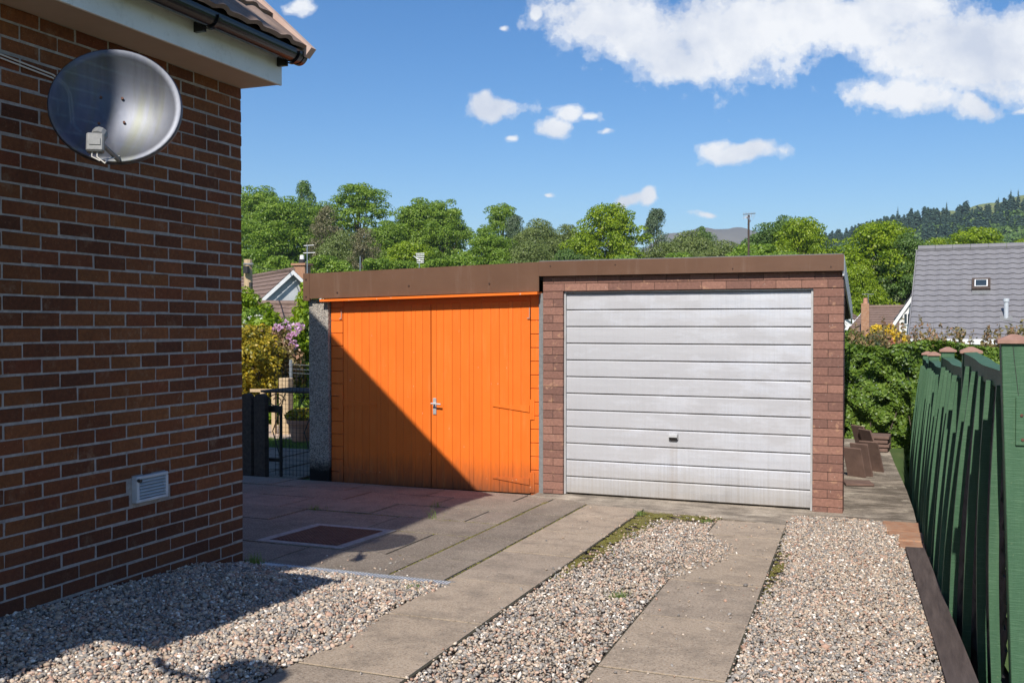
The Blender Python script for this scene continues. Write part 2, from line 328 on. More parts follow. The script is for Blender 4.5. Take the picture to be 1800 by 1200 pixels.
M['bricktile'] = noisy('brown concrete tile', (0.12, 0.075, 0.06), (0.19, 0.12, 0.095), 9, 0.9, 60, 0.5, 0.004)
M['redbrick'] = noisy('red brick', (0.30, 0.14, 0.075), (0.40, 0.24, 0.15), 12, 0.9, 60, 0.8, 0.006, c3=(0.22, 0.20, 0.17))
M['terracotta'] = noisy('terracotta', (0.42, 0.20, 0.13), (0.52, 0.28, 0.19), 6, 0.8)
M['pinkpaving'] = noisy('pinkish paving', (0.36, 0.27, 0.20), (0.48, 0.37, 0.28), 3, 0.9, 30, 0.3, 0.01)
M['greenground'] = noisy('garden ground', (0.04, 0.07, 0.018), (0.08, 0.13, 0.03), 0.3, 0.95, 5, 0.5, 0.05, c3=(0.10, 0.13, 0.04))
M['moor'] = noisy('moorland', (0.12, 0.16, 0.045), (0.19, 0.22, 0.075), 0.02, 0.95, 0.1, 0.4, 1.5, c3=(0.24, 0.22, 0.12))
M['farmoor'] = noisy('far moorland', (0.13, 0.115, 0.095), (0.18, 0.165, 0.13), 0.01, 0.95, 0.05, 0.4, 2.0)
M['bark'] = noisy('bark', (0.07, 0.055, 0.04), (0.16, 0.13, 0.10), 5, 0.95, 12, 0.8, 0.03)
M['leaf_mid'] = mat('leaf mid', m_leaf((0.075, 0.13, 0.018), (0.16, 0.26, 0.028), (0.27, 0.36, 0.045), 0.35, 0.3))
M['leaf_dark'] = mat('leaf dark', m_leaf((0.05, 0.09, 0.025), (0.095, 0.17, 0.035), (0.155, 0.235, 0.05), 0.25, 0.35))
M['leaf_lime'] = mat('leaf lime', m_leaf((0.09, 0.15, 0.008), (0.19, 0.28, 0.012), (0.30, 0.37, 0.02), 0.3, 0.35))
M['leaf_olive'] = mat('leaf olive', m_leaf((0.09, 0.125, 0.035), (0.155, 0.20, 0.055), (0.215, 0.26, 0.08), 0.25, 0.35))
M['leaf_brown'] = mat('leaf bronze', m_leaf((0.11, 0.10, 0.05), (0.17, 0.155, 0.08), (0.22, 0.20, 0.11), 0.25, 0.35))
M['leaf_grey'] = mat('leaf grey green', m_leaf((0.07, 0.11, 0.06), (0.11, 0.16, 0.085), (0.13, 0.17, 0.10), 0.25, 0.35))
M['leaf_hedge'] = mat('leaf hedge', m_leaf((0.045, 0.09, 0.012), (0.10, 0.175, 0.02), (0.19, 0.27, 0.04), 0.2, 1.6))
M['leaf_red'] = mat('leaf reddish', m_leaf((0.14, 0.12, 0.04), (0.24, 0.20, 0.08), (0.38, 0.20, 0.13), 0.25, 1.6))
M['leaf_gold'] = mat('leaf gold', m_leaf((0.42, 0.26, 0.02), (0.65, 0.45, 0.03), (0.8, 0.62, 0.08), 0.25, 1.6))
M['leaf_goldgreen'] = mat('leaf gold green', m_leaf((0.09, 0.12, 0.015), (0.30, 0.24, 0.02), (0.52, 0.36, 0.03), 0.25, 2.0))
M['petal'] = mat('purple petal', m_leaf((0.40, 0.18, 0.40), (0.60, 0.34, 0.60), (0.74, 0.54, 0.74), 0.3, 2.0))
M['petal_white'] = mat('white petal', m_leaf((0.6, 0.6, 0.55), (0.7, 0.7, 0.66), (0.8, 0.8, 0.78), 0.3, 2.0))
M['petal_red'] = mat('red petal', m_leaf((0.45, 0.12, 0.09), (0.55, 0.2, 0.14), (0.6, 0.3, 0.2), 0.3, 2.0))
M['conifer'] = mat('conifer', m_leaf((0.045, 0.080, 0.058), (0.065, 0.110, 0.078), (0.09, 0.145, 0.095), 0.1, 0.02))

# ------------------------------------------------------------ mesh helpers
class MB:
    def __init__(s): s.v = []; s.f = []; s.mi = []; s.m = 0
    def add(s, vs, fs):
        o = len(s.v); s.v.extend([tuple(v) for v in vs]); s.f.extend([tuple(i + o for i in f) for f in fs]); s.mi.extend([s.m] * len(fs)); return s
    def box(s, x0, x1, y0, y1, z0, z1, mtx=None, bev=0.0):
        if bev > 0: return s.bbox(x0, x1, y0, y1, z0, z1, bev, mtx)
        vs = [Vector((x, y, z)) for z in (z0, z1) for y in (y0, y1) for x in (x0, x1)]
        if mtx is not None: vs = [mtx @ v for v in vs]
        return s.add(vs, [(0, 2, 3, 1), (4, 5, 7, 6), (0, 1, 5, 4), (2, 6, 7, 3), (0, 4, 6, 2), (1, 3, 7, 5)])
    def bbox(s, x0, x1, y0, y1, z0, z1, b, mtx=None):
        """chamfered box (24 verts)"""
        bm = bmesh.new(); bmesh.ops.create_cube(bm, size=1.0)
        for v in bm.verts: v.co = Vector(((x0 + x1) / 2 + v.co.x * (x1 - x0), (y0 + y1) / 2 + v.co.y * (y1 - y0), (z0 + z1) / 2 + v.co.z * (z1 - z0)))
        bmesh.ops.bevel(bm, geom=bm.edges[:], offset=b, segments=1, affect='EDGES')
        if mtx is not None: bmesh.ops.transform(bm, matrix=mtx, verts=bm.verts)
        bm.verts.index_update(); s.add([v.co for v in bm.verts], [[v.index for v in f.verts] for f in bm.faces]); bm.free(); return s
    def tube(s, pts, r, n=8, caps=True):
        pts = [Vector(p) for p in pts]; rs = r if isinstance(r, (list, tuple)) else [r] * len(pts)
        vs = []; up = None
        for i, p in enumerate(pts):
            t = (pts[min(i + 1, len(pts) - 1)] - pts[max(i - 1, 0)]).normalized()
            if up is None: up = t.orthogonal().normalized()
            up = (up - t * up.dot(t)).normalized(); sd = t.cross(up)
            for j in range(n):
                a = 2 * math.pi * j / n; vs.append(p + (up * math.cos(a) + sd * math.sin(a)) * rs[i])
        fs = [(i * n + j, i * n + (j + 1) % n, (i + 1) * n + (j + 1) % n, (i + 1) * n + j) for i in range(len(pts) - 1) for j in range(n)]
        if caps: fs += [tuple(range(n))[::-1], tuple((len(pts) - 1) * n + j for j in range(n))]
        return s.add(vs, fs)
    def prism(s, poly, axis, a0, a1):
        """polygon in the two other axes, extruded along axis (0,1,2)"""
        def mk(p, a):
            q = [p[0], p[1]]; q.insert(axis, a); return q
        n = len(poly); vs = [mk(p, a0) for p in poly] + [mk(p, a1) for p in poly]
        fs = [(i, (i + 1) % n, n + (i + 1) % n, n + i) for i in range(n)] + [tuple(range(n))[::-1], tuple(range(n, 2 * n))]
        return s.add(vs, fs)
    def lathe(s, prof, center, n=20, axis='Z'):
        vs = []; c = Vector(center)
        for (r, z) in prof:
            for j in range(n):
                a = 2 * math.pi * j / n; vs.append(c + Vector((r * math.cos(a), r * math.sin(a), z)))
        k = len(prof)
        fs = [(i * n + j, i * n + (j + 1) % n, (i + 1) * n + (j + 1) % n, (i + 1) * n + j) for i in range(k - 1) for j in range(n)]
        return s.add(vs, fs)
    def obj(s, name, m, parent=None, smooth=False, fix=True):
        me = bpy.data.meshes.new(name); me.from_pydata(s.v, [], s.f)
        for mm in (m if isinstance(m, (list, tuple)) else [m]): me.materials.append(M[mm])
        if isinstance(m, (list, tuple)): me.polygons.foreach_set('material_index', s.mi)
        if fix:
            bm = bmesh.new(); bm.from_mesh(me); bmesh.ops.recalc_face_normals(bm, faces=bm.faces); bm.to_mesh(me); bm.free()
        if smooth: me.polygons.foreach_set('use_smooth', [True] * len(me.polygons))
        o = bpy.data.objects.new(name, me); C.objects.link(o)
        if parent is not None: put(o, parent)
        return o
def put(o, parent):
    o.parent = parent
    o.matrix_parent_inverse = Matrix.LocRotScale(parent.location, parent.rotation_euler, parent.scale).inverted()
def tag(o, label, cat, group=None, kind=None):
    if label: o['label'] = label
    if cat: o['category'] = cat
    if group: o['group'] = group
    if kind: o['kind'] = kind
    return o
def thing(name, loc, label, cat, group=None, rz=0):
    o = bpy.data.objects.new(name, None); C.objects.link(o); o.location = loc; o.rotation_euler = (0, 0, rz)
    o.empty_display_size = 0.2
    return tag(o, label, cat, group)
def dup(root, loc, rz, sc, label, group=None):
    r = root.copy(); C.objects.link(r); r.location = loc; r.rotation_euler = (0, 0, rz); r.scale = sc; r['label'] = label
    if group: r['group'] = group
    for ch in root.children:
        c = ch.copy(); C.objects.link(c); c.parent = r; c.matrix_parent_inverse = ch.matrix_parent_inverse.copy()
    return r
def npmesh(name, v, f, mats, parent=None, smooth=False, mi=None):
    """fast mesh from numpy arrays, f: (n,k) all of the same size"""
    me = bpy.data.meshes.new(name); n, k = f.shape
    me.vertices.add(len(v)); me.vertices.foreach_set('co', v.astype(np.float32).ravel())
    me.loops.add(n * k); me.loops.foreach_set('vertex_index', f.astype(np.int32).ravel())
    me.polygons.add(n); me.polygons.foreach_set('loop_start', np.arange(0, n * k, k, dtype=np.int32))
    if smooth: me.polygons.foreach_set('use_smooth', np.ones(n, bool))
    for mm in (mats if isinstance(mats, (list, tuple)) else [mats]): me.materials.append(M[mm])
    if mi is not None: me.polygons.foreach_set('material_index', mi.astype(np.int32))
    me.update(); me.validate()
    o = bpy.data.objects.new(name, me); C.objects.link(o)
    if parent is not None: put(o, parent)
    return o

def g(y): return -1.68 + .038 * (9.2 - y)       # the drive falls gently towards the garages

# ------------------------------------------------------------ GROUND
def smooth01(t): t = np.clip(t, 0, 1); return t * t * (3 - 2 * t)
def terrain(x, y):
    x = np.asarray(x, float); y = np.asarray(y, float)
    near = -1.68 + .038 * (9.2 - y) - .045
    near = np.where(y < -20, -1.68 + .038 * 29.2 - .045, near)
    z = np.where(y < 9.2, near, -1.80)
    # right of the timber edging the ground drops
    z = np.where((x > 0.16) & (y < 16), np.minimum(z, -1.86), z)
    z = np.where((x > 0.0) & (y >= 9.0) & (y < 16), np.minimum(z, -2.3), z)
    z = z - 1.5 * smooth01((y - 17) / 15)
    # wooded bank to the left and the hill to the right
    d = np.hypot(x, y)
    z = z + 4.0 * smooth01((d - 75) / 70)
    return z
def grid(name, xs, ys, fn, m):
    X, Y = np.meshgrid(xs, ys); Z = fn(X, Y)
    v = np.stack([X, Y, Z], -1).reshape(-1, 3); nx = len(xs); ny = len(ys)
    i = np.arange(nx * ny).reshape(ny, nx)
    f = np.stack([i[:-1, :-1], i[:-1, 1:], i[1:, 1:], i[1:, :-1]], -1).reshape(-1, 4)
    return npmesh(name, v, f, m, smooth=True)
xs = np.concatenate([[-1400, -1000, -700, -400], np.linspace(-250, -15, 30), np.linspace(-14, -1, 27), np.linspace(-.5, 1.2, 18), np.linspace(1.5, 14, 20), np.linspace(18, 250, 30), [400, 700, 1000, 1400]])
ys = np.concatenate([[-300, -200, -60, -20], np.linspace(-12, 18, 61), np.linspace(19, 60, 42), np.linspace(65, 300, 48), [400, 700, 1500, 2200]])
tag(grid('ground', xs, ys, terrain, 'greenground'), None, None, kind='structure')
# bare soil under the gravel
b = MB()
b.add([(-4.2, -1.5, g(-1.5) - .03), (.1, -1.5, g(-1.5) - .03), (.1, 9.19, g(9.19) - .03), (-4.2, 9.19, g(9.19) - .03)], [(0, 1, 2, 3)])
tag(b.obj('driveway_soil', 'dirt'), None, None, kind='structure')

def slab(b, x0, x1, y0, y1, jit, rng, th=.05, gap=.010):
    """one slightly uneven slab following the fall of the drive"""
    dz = rng.uniform(-jit, jit); tx = rng.uniform(-jit, jit)
    x0 += gap; x1 -= gap; y0 += gap; y1 -= gap; c = .0008
    top = [(x0 + c, y0 + c), (x1 - c, y0 + c), (x1 - c, y1 - c), (x0 + c, y1 - c)]
    out = [(x0, y0), (x1, y0), (x1, y1), (x0, y1)]
    def sk(x, y): return x - 0.05 * (y - 6.5)      # the strips run at a slight angle
    zt = lambda x, y: g(y) + dz + tx * (x - x0)
    vs = [(sk(x, y), y, zt(x, y)) for x, y in top] + [(sk(x, y), y, zt(x, y) - c) for x, y in out] + [(sk(x, y), y, g(y) - th) for x, y in out]
    fs = [(0, 1, 2, 3)] + [(i, 4 + i, 4 + (i + 1) % 4, (i + 1) % 4) for i in range(4)] + [(4 + i, 8 + i, 8 + (i + 1) % 4, 4 + (i + 1) % 4) for i in range(4)]
    b.add(vs, fs)
def strip_x0(y, x): return x - .05 * (y - 6.5)
rng = random.Random(5)
b = MB(); y = 8.75; k = 0
for L in [.62, .85, .9, .92, .9, .9, .9, .9, .9, .9, .9]:
    slab(b, -2.60, -2.05, y - L, y, .001, rng); y -= L
tag(b.obj('paved_path', 'slab', fix=False), None, None, kind='structure')
b = MB(); y = 8.42
for L in [.72, .75, .95, .9, .95, .9, .9, .9, .9, .9]:
    slab(b, -1.36, -0.79, y - L, y, .0012, rng); y -= L
tag(b.obj('paved_path', 'slab', fix=False), None, None, kind='structure')
b = MB(); b.add([(strip_x0(y, x), y, g(y) - .005) for x, y in ((-2.60, -1.4), (-2.05, -1.4), (-2.05, 8.75), (-2.60, 8.75))], [(0, 1, 2, 3)]); b.add([(strip_x0(y, x), y, g(y) - .005) for x, y in ((-1.36, -1.4), (-.79, -1.4), (-.79, 8.42), (-1.36, 8.42))], [(0, 1, 2, 3)])
tag(b.obj('path_bed', 'dark_soil'), None, None, kind='structure')
# patio of large slabs between the house and the orange garage
b = MB()
rows = [(8.62, 9.14), (8.02, 8.62), (7.4, 8.02), (6.78, 7.4), (5.93, 6.78), (5.36, 5.93)]
for i, (y0, y1) in enumerate(rows):
    slab(b, -2.98, -2.605, y0, y1, .003, rng)
    x = -2.985 - (0.0 if i % 2 else 0.3); 
    if not i % 2: slab(b, x, -2.985, y0, y1, .003, rng)
    while x > -8.5:
        x0 = x - .9
        if not (i == 4 and x0 < -3.68 and x > -4.3): slab(b, x0, x, y0, y1, .003, rng)
        else:
            slab(b, -3.615, x, y0, y1, .003, rng); slab(b, x0, -4.335, y0, y1, .003, rng)
        x = x0
# strips round the corner of the house to the gate
tag(b.obj('patio', 'patio', fix=False), None, None, kind='structure')
b = MB(); b.add([(-8.6, 5.36, g(5.36) - .009), (-2.4, 5.36, g(5.36) - .009), (-2.4, 9.12, g(9.12) - .009), (-8.6, 9.12, g(9.12) - .009)], [(0, 1, 2, 3)])
tag(b.obj('patio_bed', 'dark_soil'), None, None, kind='structure')
# garage apron: old concrete lip
b = MB()
ap = [(-3.36, 9.30), (-3.36, 9.02), (-2.95, 8.98), (-2.80, 8.80), (-2.0, 8.68), (-1.45, 8.60), (-.93, 8.47), (-.86, 8.62), (-.86, 8.98), (-.46, 9.0), (-.46, 9.30)]
ap2 = []
for i, p in enumerate(ap):
    q = ap[(i + 1) % len(ap)]; L_ = math.hypot(q[0] - p[0], q[1] - p[1]); m_ = max(1, int(L_ / .035)) if max(p[1], q[1]) < 9.1 else 1
    for j in range(m_): ap2.append((p[0] + (q[0] - p[0]) * j / m_ + (rng.uniform(-.008, .008) if j else 0), p[1] + (q[1] - p[1]) * j / m_ + (rng.uniform(-.012, .012) if j else 0)))
ap = ap2; n = len(ap)
b.add([(x, y, -1.668) for x, y in ap] + [(x, y, -1.74) for x, y in ap], [tuple(range(n))] + [(i, n + i, n + (i + 1) % n, (i + 1) % n) for i in range(n)])
b.prism([(-6.2, 9.2), (-6.2, 9.12), (-3.37, 9.10), (-3.37, 9.2)], 2, -1.78, -1.69)
tag(b.obj('concrete_apron', 'apron'), None, None, kind='structure')
# garage ledge / retaining wall top to the right
b = MB()
lp = [(-.5, 9.05), (.11, 8.95), (.09, 9.6), (.03, 10.8), (-.10, 12.8), (-.24, 15.3), (-1.6, 15.3), (-1.6, 9.05)]
n = len(lp)
rr = random.Random(2)
b.add([(x, y, -1.672) for x, y in lp] + [(x, y, -2.4) for x, y in lp], [tuple(range(n))] + [(i, n + i, n + (i + 1) % n, (i + 1) % n) for i in range(n)])
tag(b.obj('concrete_ledge', 'ledge'), 'rough stained concrete retaining wall top running beside the garage to the hedge', 'retaining wall')
# garden beyond the gate: paving and lawn
b = MB(); b.add([(-16, 13.2, -1.785), (-6.6, 13.0, -1.785), (-6.6, 18.2, -1.785), (-16, 18.2, -1.785)], [(0, 1, 2, 3)])
tag(b.obj('garden_paving', 'pinkpaving'), None, None, kind='structure')
b = MB()
for i in range(9):
    for j in range(3):
        b.bbox(-12 + i * .62, -11.4 + i * .62 - .02, 9.3 + j * .92, 10.2 + j * .92 - .02, -1.80, -1.775 + .002 * ((i + j) % 3), .004)
tag(b.obj('side_path', 'patio'), None, None, kind='structure')

# ------------------------------------------------------------ GRAVEL (real stones)
ICO_V = None
def ico():
    bm = bmesh.new(); bmesh.ops.create_icosphere(bm, subdivisions=1, radius=1.0)
    v = np.array([x.co[:] for x in bm.verts]); f = np.array([[q.index for q in p.verts] for p in bm.faces]); bm.free(); return v, f
IV, IF = ico()
def stones(P, size, seed, flat=0.62):
    r = np.random.default_rng(seed); n = len(P)
    s = size[:, None] * np.stack([r.uniform(.7, 1.35, n), r.uniform(.6, 1.0, n), r.uniform(.4, .8, n) * flat * 1.5], 1)
    a = r.uniform(0, 2 * math.pi, n); t1 = r.normal(0, .45, n); t2 = r.normal(0, .45, n)
    V = IV[None] * (1 + r.uniform(-.22, .22, (n, len(IV), 1))) * s[:, None, :]
    def rot(V, ang, i, j):
        c, q = np.cos(ang)[:, None], np.sin(ang)[:, None]
        x = V[..., i] * c - V[..., j] * q; y = V[..., i] * q + V[..., j] * c
        V[..., i] = x; V[..., j] = y
    rot(V, t1, 1, 2); rot(V, t2, 0, 2); rot(V, a, 0, 1)
    V += P[:, None, :]
    F = IF[None] + (np.arange(n) * len(IV))[:, None, None]
    return V.reshape(-1, 3), F.reshape(-1, 3)
def strip_x(y, x): return x - .05 * (y - 6.5)
def gravel(name, n, samp, hfun, seed, size=(.0085, .0035), label=None):
    r = np.random.default_rng(seed); xy, keep = samp(r, n); xy = xy[keep]
    z = hfun(xy[:, 0], xy[:, 1]) + r.uniform(-.012, .006, len(xy))
    sz = np.clip(r.normal(size[0], size[1], len(xy)), .004, .022)
    big = r.random(len(xy)) < .02; sz[big] *= 1.5
    V, F = stones(np.column_stack([xy, z]), sz, seed + 1)
    o = npmesh(name, V, F, 'gravel'); tag(o, label, 'gravel', kind='stuff'); return o
# heap against the house wall, left of the left strip
def s1(r, n):
    y = r.uniform(1.7, 5.27, n); x = r.uniform(-3.89, -2.35, n)
    edge = strip_x(y, -2.58) + r.normal(0, .012, n) + .03 * np.sin(y * 5)
    d = y > 5.0 + .2 * 0
    return np.column_stack([x, y]), (x < edge) & (y < 5.235 + .02 * np.sin(x * 9))
def h1(x, y):
    gy = -1.68 + .038 * (9.2 - y)
    e = np.clip((strip_x(y, -2.6) - x) / .25, 0, 1)
    return gy + .004 + (.042 * e + .05 * np.clip((-3.2 - x) / .7, 0, 1)) * (.12 + .88 * np.clip((5.22 - y) / .45, 0, 1)) + .006 * np.sin(x * 14) * np.sin(y * 11)
b = MB(); nx, ny = 12, 30
for i in range(nx):
    for j in range(ny):
        x0 = -3.89 + 1.27 * i / nx; x1 = -3.89 + 1.27 * (i + 1) / nx; y0 = 1.0 + 4.2 * j / ny; y1 = 1.0 + 4.2 * (j + 1) / ny
        b.add([(x, y, float(h1(np.array(x), np.array(y))) - .014 - (0.02 if x > -2.7 else 0)) for x, y in ((x0, y0), (x1, y0), (x1, y1), (x0, y1))], [(0, 1, 2, 3)])
tag(b.obj('gravel_bed', 'dirt', smooth=True), None, None, kind='structure')
gravel('gravel', 52000, s1, h1, 11, (.0085, .0036), 'mixed grey and tan pebbles banked against the brick house wall')
# middle strip
def s2(r, n):
    y = r.uniform(2.6, 8.7, n) ; x = r.uniform(-2.25, -1.0, n)
    L = strip_x(y, -2.04) + r.normal(0, .01, n); Rr = strip_x(y, -1.37)
    spill = .30 * np.exp(-((y - 6.75) / .55) ** 2) + .17 * np.exp(-((y - 7.3) / .3) ** 2)
    keep = (x > L) & (x < Rr + spill * r.random(n) ** .5)
    moss = np.clip((y - 5.6) / 1.0, 0, 1) * np.clip(1 - (x - L) / (.18 + .14 * np.clip(y - 6.8, 0, 1.4)), 0, 1)
    top = np.clip((y - 8.05) / .35, 0, 1)
    soil = np.exp(-((y - 6.35) / .35) ** 2) * .55
    keep &= r.random(n) > np.clip(moss * 1.6, 0, .97)
    keep &= r.random(n) > np.clip(top * 1.2, 0, .97)
    keep &= r.random(n) > soil
    return np.column_stack([x, y]), keep
gravel('gravel', 46000, s2, lambda x, y: -1.68 + .038 * (9.2 - y) - .006 + np.where(x > strip_x(y, -1.37), .012, 0), 21, (.0078, .0032), 'mixed pink and grey pebbles between the two slab strips')
def s3(r, n):
    y = r.uniform(2.6, 9.0, n); x = r.uniform(-1.0, .2, n)
    L = strip_x(y, -.785) + r.normal(0, .01, n); Rr = np.where(y > 7.7, .1, .01 + (7.7 - y) * .0535)
    moss = np.exp(-((y - 6.6) / .7) ** 2) * np.clip(1 - (x - L) / .13, 0, 1)
    return np.column_stack([x, y]), (x > L) & (x < Rr) & (r.random(n) > np.clip(moss * 1.7, 0, .95)) & ~((y > 8.3) & (x > -.12) & (y > 7.75)) & ~((y > 7.75) & (x > -.03))
gravel('gravel', 74000, s3, lambda x, y: -1.68 + .038 * (9.2 - y) - .004 + .004 * np.sin(x * 9) * np.sin(y * 5), 31, (.0073, .0032), 'pale pebble gravel between the right slab strip and timber edging')
# loose stones on the slabs
r = np.random.default_rng(4); n = 420
yy = r.uniform(3.2, 8.6, n); xx = np.where(r.random(n) < .6, strip_x(yy, -1.37) + r.random(n) ** 3 * .55, np.where(r.random(n) < .5, strip_x(yy, -2.05) - r.random(n) ** 4 * .5, strip_x(yy, -.79) - r.random(n) ** 4 * .4))
xx[:24] = r.uniform(-3.6, -2.7, 24); yy[:24] = 5.38 + r.random(24) ** 2 * .5
V, F = stones(np.column_stack([xx, yy, -1.68 + .038 * (9.2 - yy) + .005]), np.clip(r.normal(.007, .003, n), .003, .016), 5)
tag(npmesh('loose_stones', V, F, 'gravel'), 'scattered loose pebbles lying on the concrete slabs', 'gravel', kind='stuff')

# ------------------------------------------------------------ moss, weeds, grass
def blades(P, h, seed, wid=.0022, lean=.5):
    r = np.random.default_rng(seed); n = len(P); a = r.uniform(0, 2 * math.pi, n); d = np.stack([np.cos(a), np.sin(a), np.zeros(n)], 1)
    s = np.stack([-np.sin(a), np.cos(a), np.zeros(n)], 1); hh = h * r.uniform(.5, 1.3, n)
    ln = r.uniform(0, lean, n)
    b0 = P - s * wid; b1 = P + s * wid; mid = P + d * (hh * ln * .4)[:, None] + np.array([0, 0, 1]) * (hh * .6)[:, None]
    tip = P + d * (hh * ln)[:, None] + np.array([0, 0, 1]) * hh[:, None]
    V = np.stack([b0, b1, mid + s * wid * .7, mid - s * wid * .7, tip], 1).reshape(-1, 3)
    o = (np.arange(n) * 5)[:, None]
    q = np.concatenate([o + np.array([[0, 1, 2, 3]]), o + np.array([[3, 2, 4, 4]])], 0)
    F = np.concatenate([o + np.array([[0, 1, 2]]), o + np.array([[0, 2, 3]]), o + np.array([[3, 2, 4]])], 0)
    return V, F
r = np.random.default_rng(8)
def dens_pts(n, fy, fx, z=0.0): 
    y = fy(n); x = fx(y, n); return np.column_stack([x, y, -1.68 + .038 * (9.2 - y) + z])
P = []
P.append(dens_pts(15000, lambda n: 8.62 - r.random(n) ** 1.5 * 2.9, lambda y, n: strip_x(y, -2.05) + np.abs(r.normal(0, 1, n)) * (.04 + .10 * np.clip((y - 6.2) / 1.8, 0, 1)), -.013))
P.append(dens_pts(3000, lambda n: 8.62 - np.abs(r.normal(0, .12, n)), lambda y, n: r.uniform(-2.15, -1.45, n), -.013))
P.append(dens_pts(1800, lambda n: 6.7 + r.normal(0, .55, n), lambda y, n: strip_x(y, -.785) + np.abs(r.normal(0, .05, n)), -.012))
keepc = lambda p: p[np.sin(p[:, 0] * 31 + np.sin(p[:, 1] * 17) * 2) * np.sin(p[:, 1] * 23 + p[:, 0] * 9) > -.25]
P = keepc(np.concatenate(P))
V, F = stones(P, np.clip(r.normal(.006, .0025, len(P)), .002, .012), 77, .35)
tag(npmesh('moss', V, F, 'moss'), 'yellow green moss creeping along the slab edges and gravel', 'moss', kind='stuff')
# moss and grass in the joints
J = []
def joint(x0, y0, x1, y1, n, wx=.006):
    t = r.random(n); J.append(np.column_stack([strip_x(y0 + (y1 - y0) * t, x0 + (x1 - x0) * t) + r.normal(0, wx, n), y0 + (y1 - y0) * t + r.normal(0, wx, n), -1.68 + .038 * (9.2 - (y0 + (y1 - y0) * t)) - .006]))
joint(-2.985, 5.4, -2.985, 8.8, 900); joint(-2.985, 8.2, -2.985, 8.75, 500, .015); joint(-2.605, 5.3, -2.605, 9.0, 420); joint(-2.98, 7.4, -4.6, 7.4, 420); joint(-2.98, 6.78, -4.2, 6.78, 160)
joint(-2.98, 5.93, -4.2, 5.93, 90); joint(-3.9, 7.4, -3.9, 8.0, 60); joint(-4.8, 8.02, -7, 8.02, 150); joint(-1.36, 7.7, -.79, 7.7, 40); joint(-1.36, 5.05, -.79, 5.05, 50)
J = np.concatenate(J); V, F = stones(J, np.clip(r.normal(.006, .002, len(J)), .002, .011), 78, .5)
tag(npmesh('moss', V, F, 'moss'), 'thin lines of moss growing in the patio joints', 'moss', kind='stuff')
def tuft(x, y, n, h, rad, label, seed, mt='grass'):
    rr = np.random.default_rng(seed); p = np.column_stack([x + rr.normal(0, rad, n), y + rr.normal(0, rad, n), np.full(n, g(y) - .01)])
    V, F = blades(p, h, seed, .0012 + h * .012, 1.3); return tag(npmesh('weed', V, F, mt), label, 'weed')
tuft(strip_x(5.45, -1.56) + .02, 5.45, 130, .03, .035, 'small bright green weed tuft in the middle gravel', 1)
tuft(-3.88, 8.0, 26, .06, .035, 'dry grass tuft at a slab joint in the shade', 2)
tuft(-3.62, 7.42, 16, .085, .02, 'thin grass tuft at the sunlit patio joint beside the shadow edge', 3)
tuft(-2.62, 5.08, 60, .04, .03, 'low weed at the end of the drain beside the slab strip', 4)
tuft(-3.83, 5.27, 110, .07, .03, 'green weed at the foot of the house corner', 5)
tuft(-.42, 3.62, 50, .03, .03, 'tiny weed in the right gravel near the picture bottom', 6)
tuft(-2.13, 8.45, 90, .035, .03, 'leafy weed in the mossy gravel below the silver door', 7)
tuft(-1.53, 8.3, 60, .03, .02, 'small weed at the upper corner of the right slab strip', 8)
tuft(-4.75, 7.4, 50, .05, .03, 'dark grass tuft in the shaded patio joint near the house', 9)

# ------------------------------------------------------------ HOUSE (near left)
house = thing('brick_house', (-5.9, 2.0, -1.5), 'brown brick house with white fascia and black gutter at the left edge', 'house')
WX = -3.89; YE = 5.225
b = MB(); rb = random.Random(3)
zc = 1.478 - .0655; row = 0
while zc > -1.75:
    yb = YE - (0.0 if row % 2 == 0 else .1125)
    if row % 2: 
        b.bbox(WX - .1, WX, YE - .1025, YE, zc, zc + .065, .004)
        yb = YE - .1125
    while yb > -.4:
        y0 = yb - .215
        j = rb.uniform(-.0025, .0025)
        if not (zc < -.84 and zc + .065 > -.99 and y0 < 4.52 and yb > 4.24) :
            b.bbox(WX - .1, WX + rb.uniform(-.001, .0025), y0 + rb.uniform(-.003, .001), yb + rb.uniform(-.002, .002), zc + j, zc + .064 + j, .003)
        else:
            if yb - 4.525 > .03: b.bbox(WX - .1, WX, 4.525, yb, zc, zc + .065, .004)
            if 4.235 - y0 > .03: b.bbox(WX - .1, WX, y0, 4.235, zc, zc + .065, .004)
        yb = y0 - .01
    row += 1; zc -= .075
b.v = [(p[0] + (rb.uniform(-.0012, .0012) if p[0] > WX - .01 else 0), p[1] + rb.uniform(-.0012, .0012) * (p[1] < YE - .002), p[2] + rb.uniform(-.0014, .0014)) for p in b.v]
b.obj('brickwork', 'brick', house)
b = MB(); b.box(WX - .25, WX - .0022, -.5, YE - .0022, -1.8, 1.478)
b.prism([(-8.2, -1.8), (WX - .02, -1.8), (WX - .02, 1.9), (-5.8, 3.7), (-8.2, 1.6)], 1, YE - .25, YE - .012)
o = b.obj('mortar_joints', 'mortar', house)
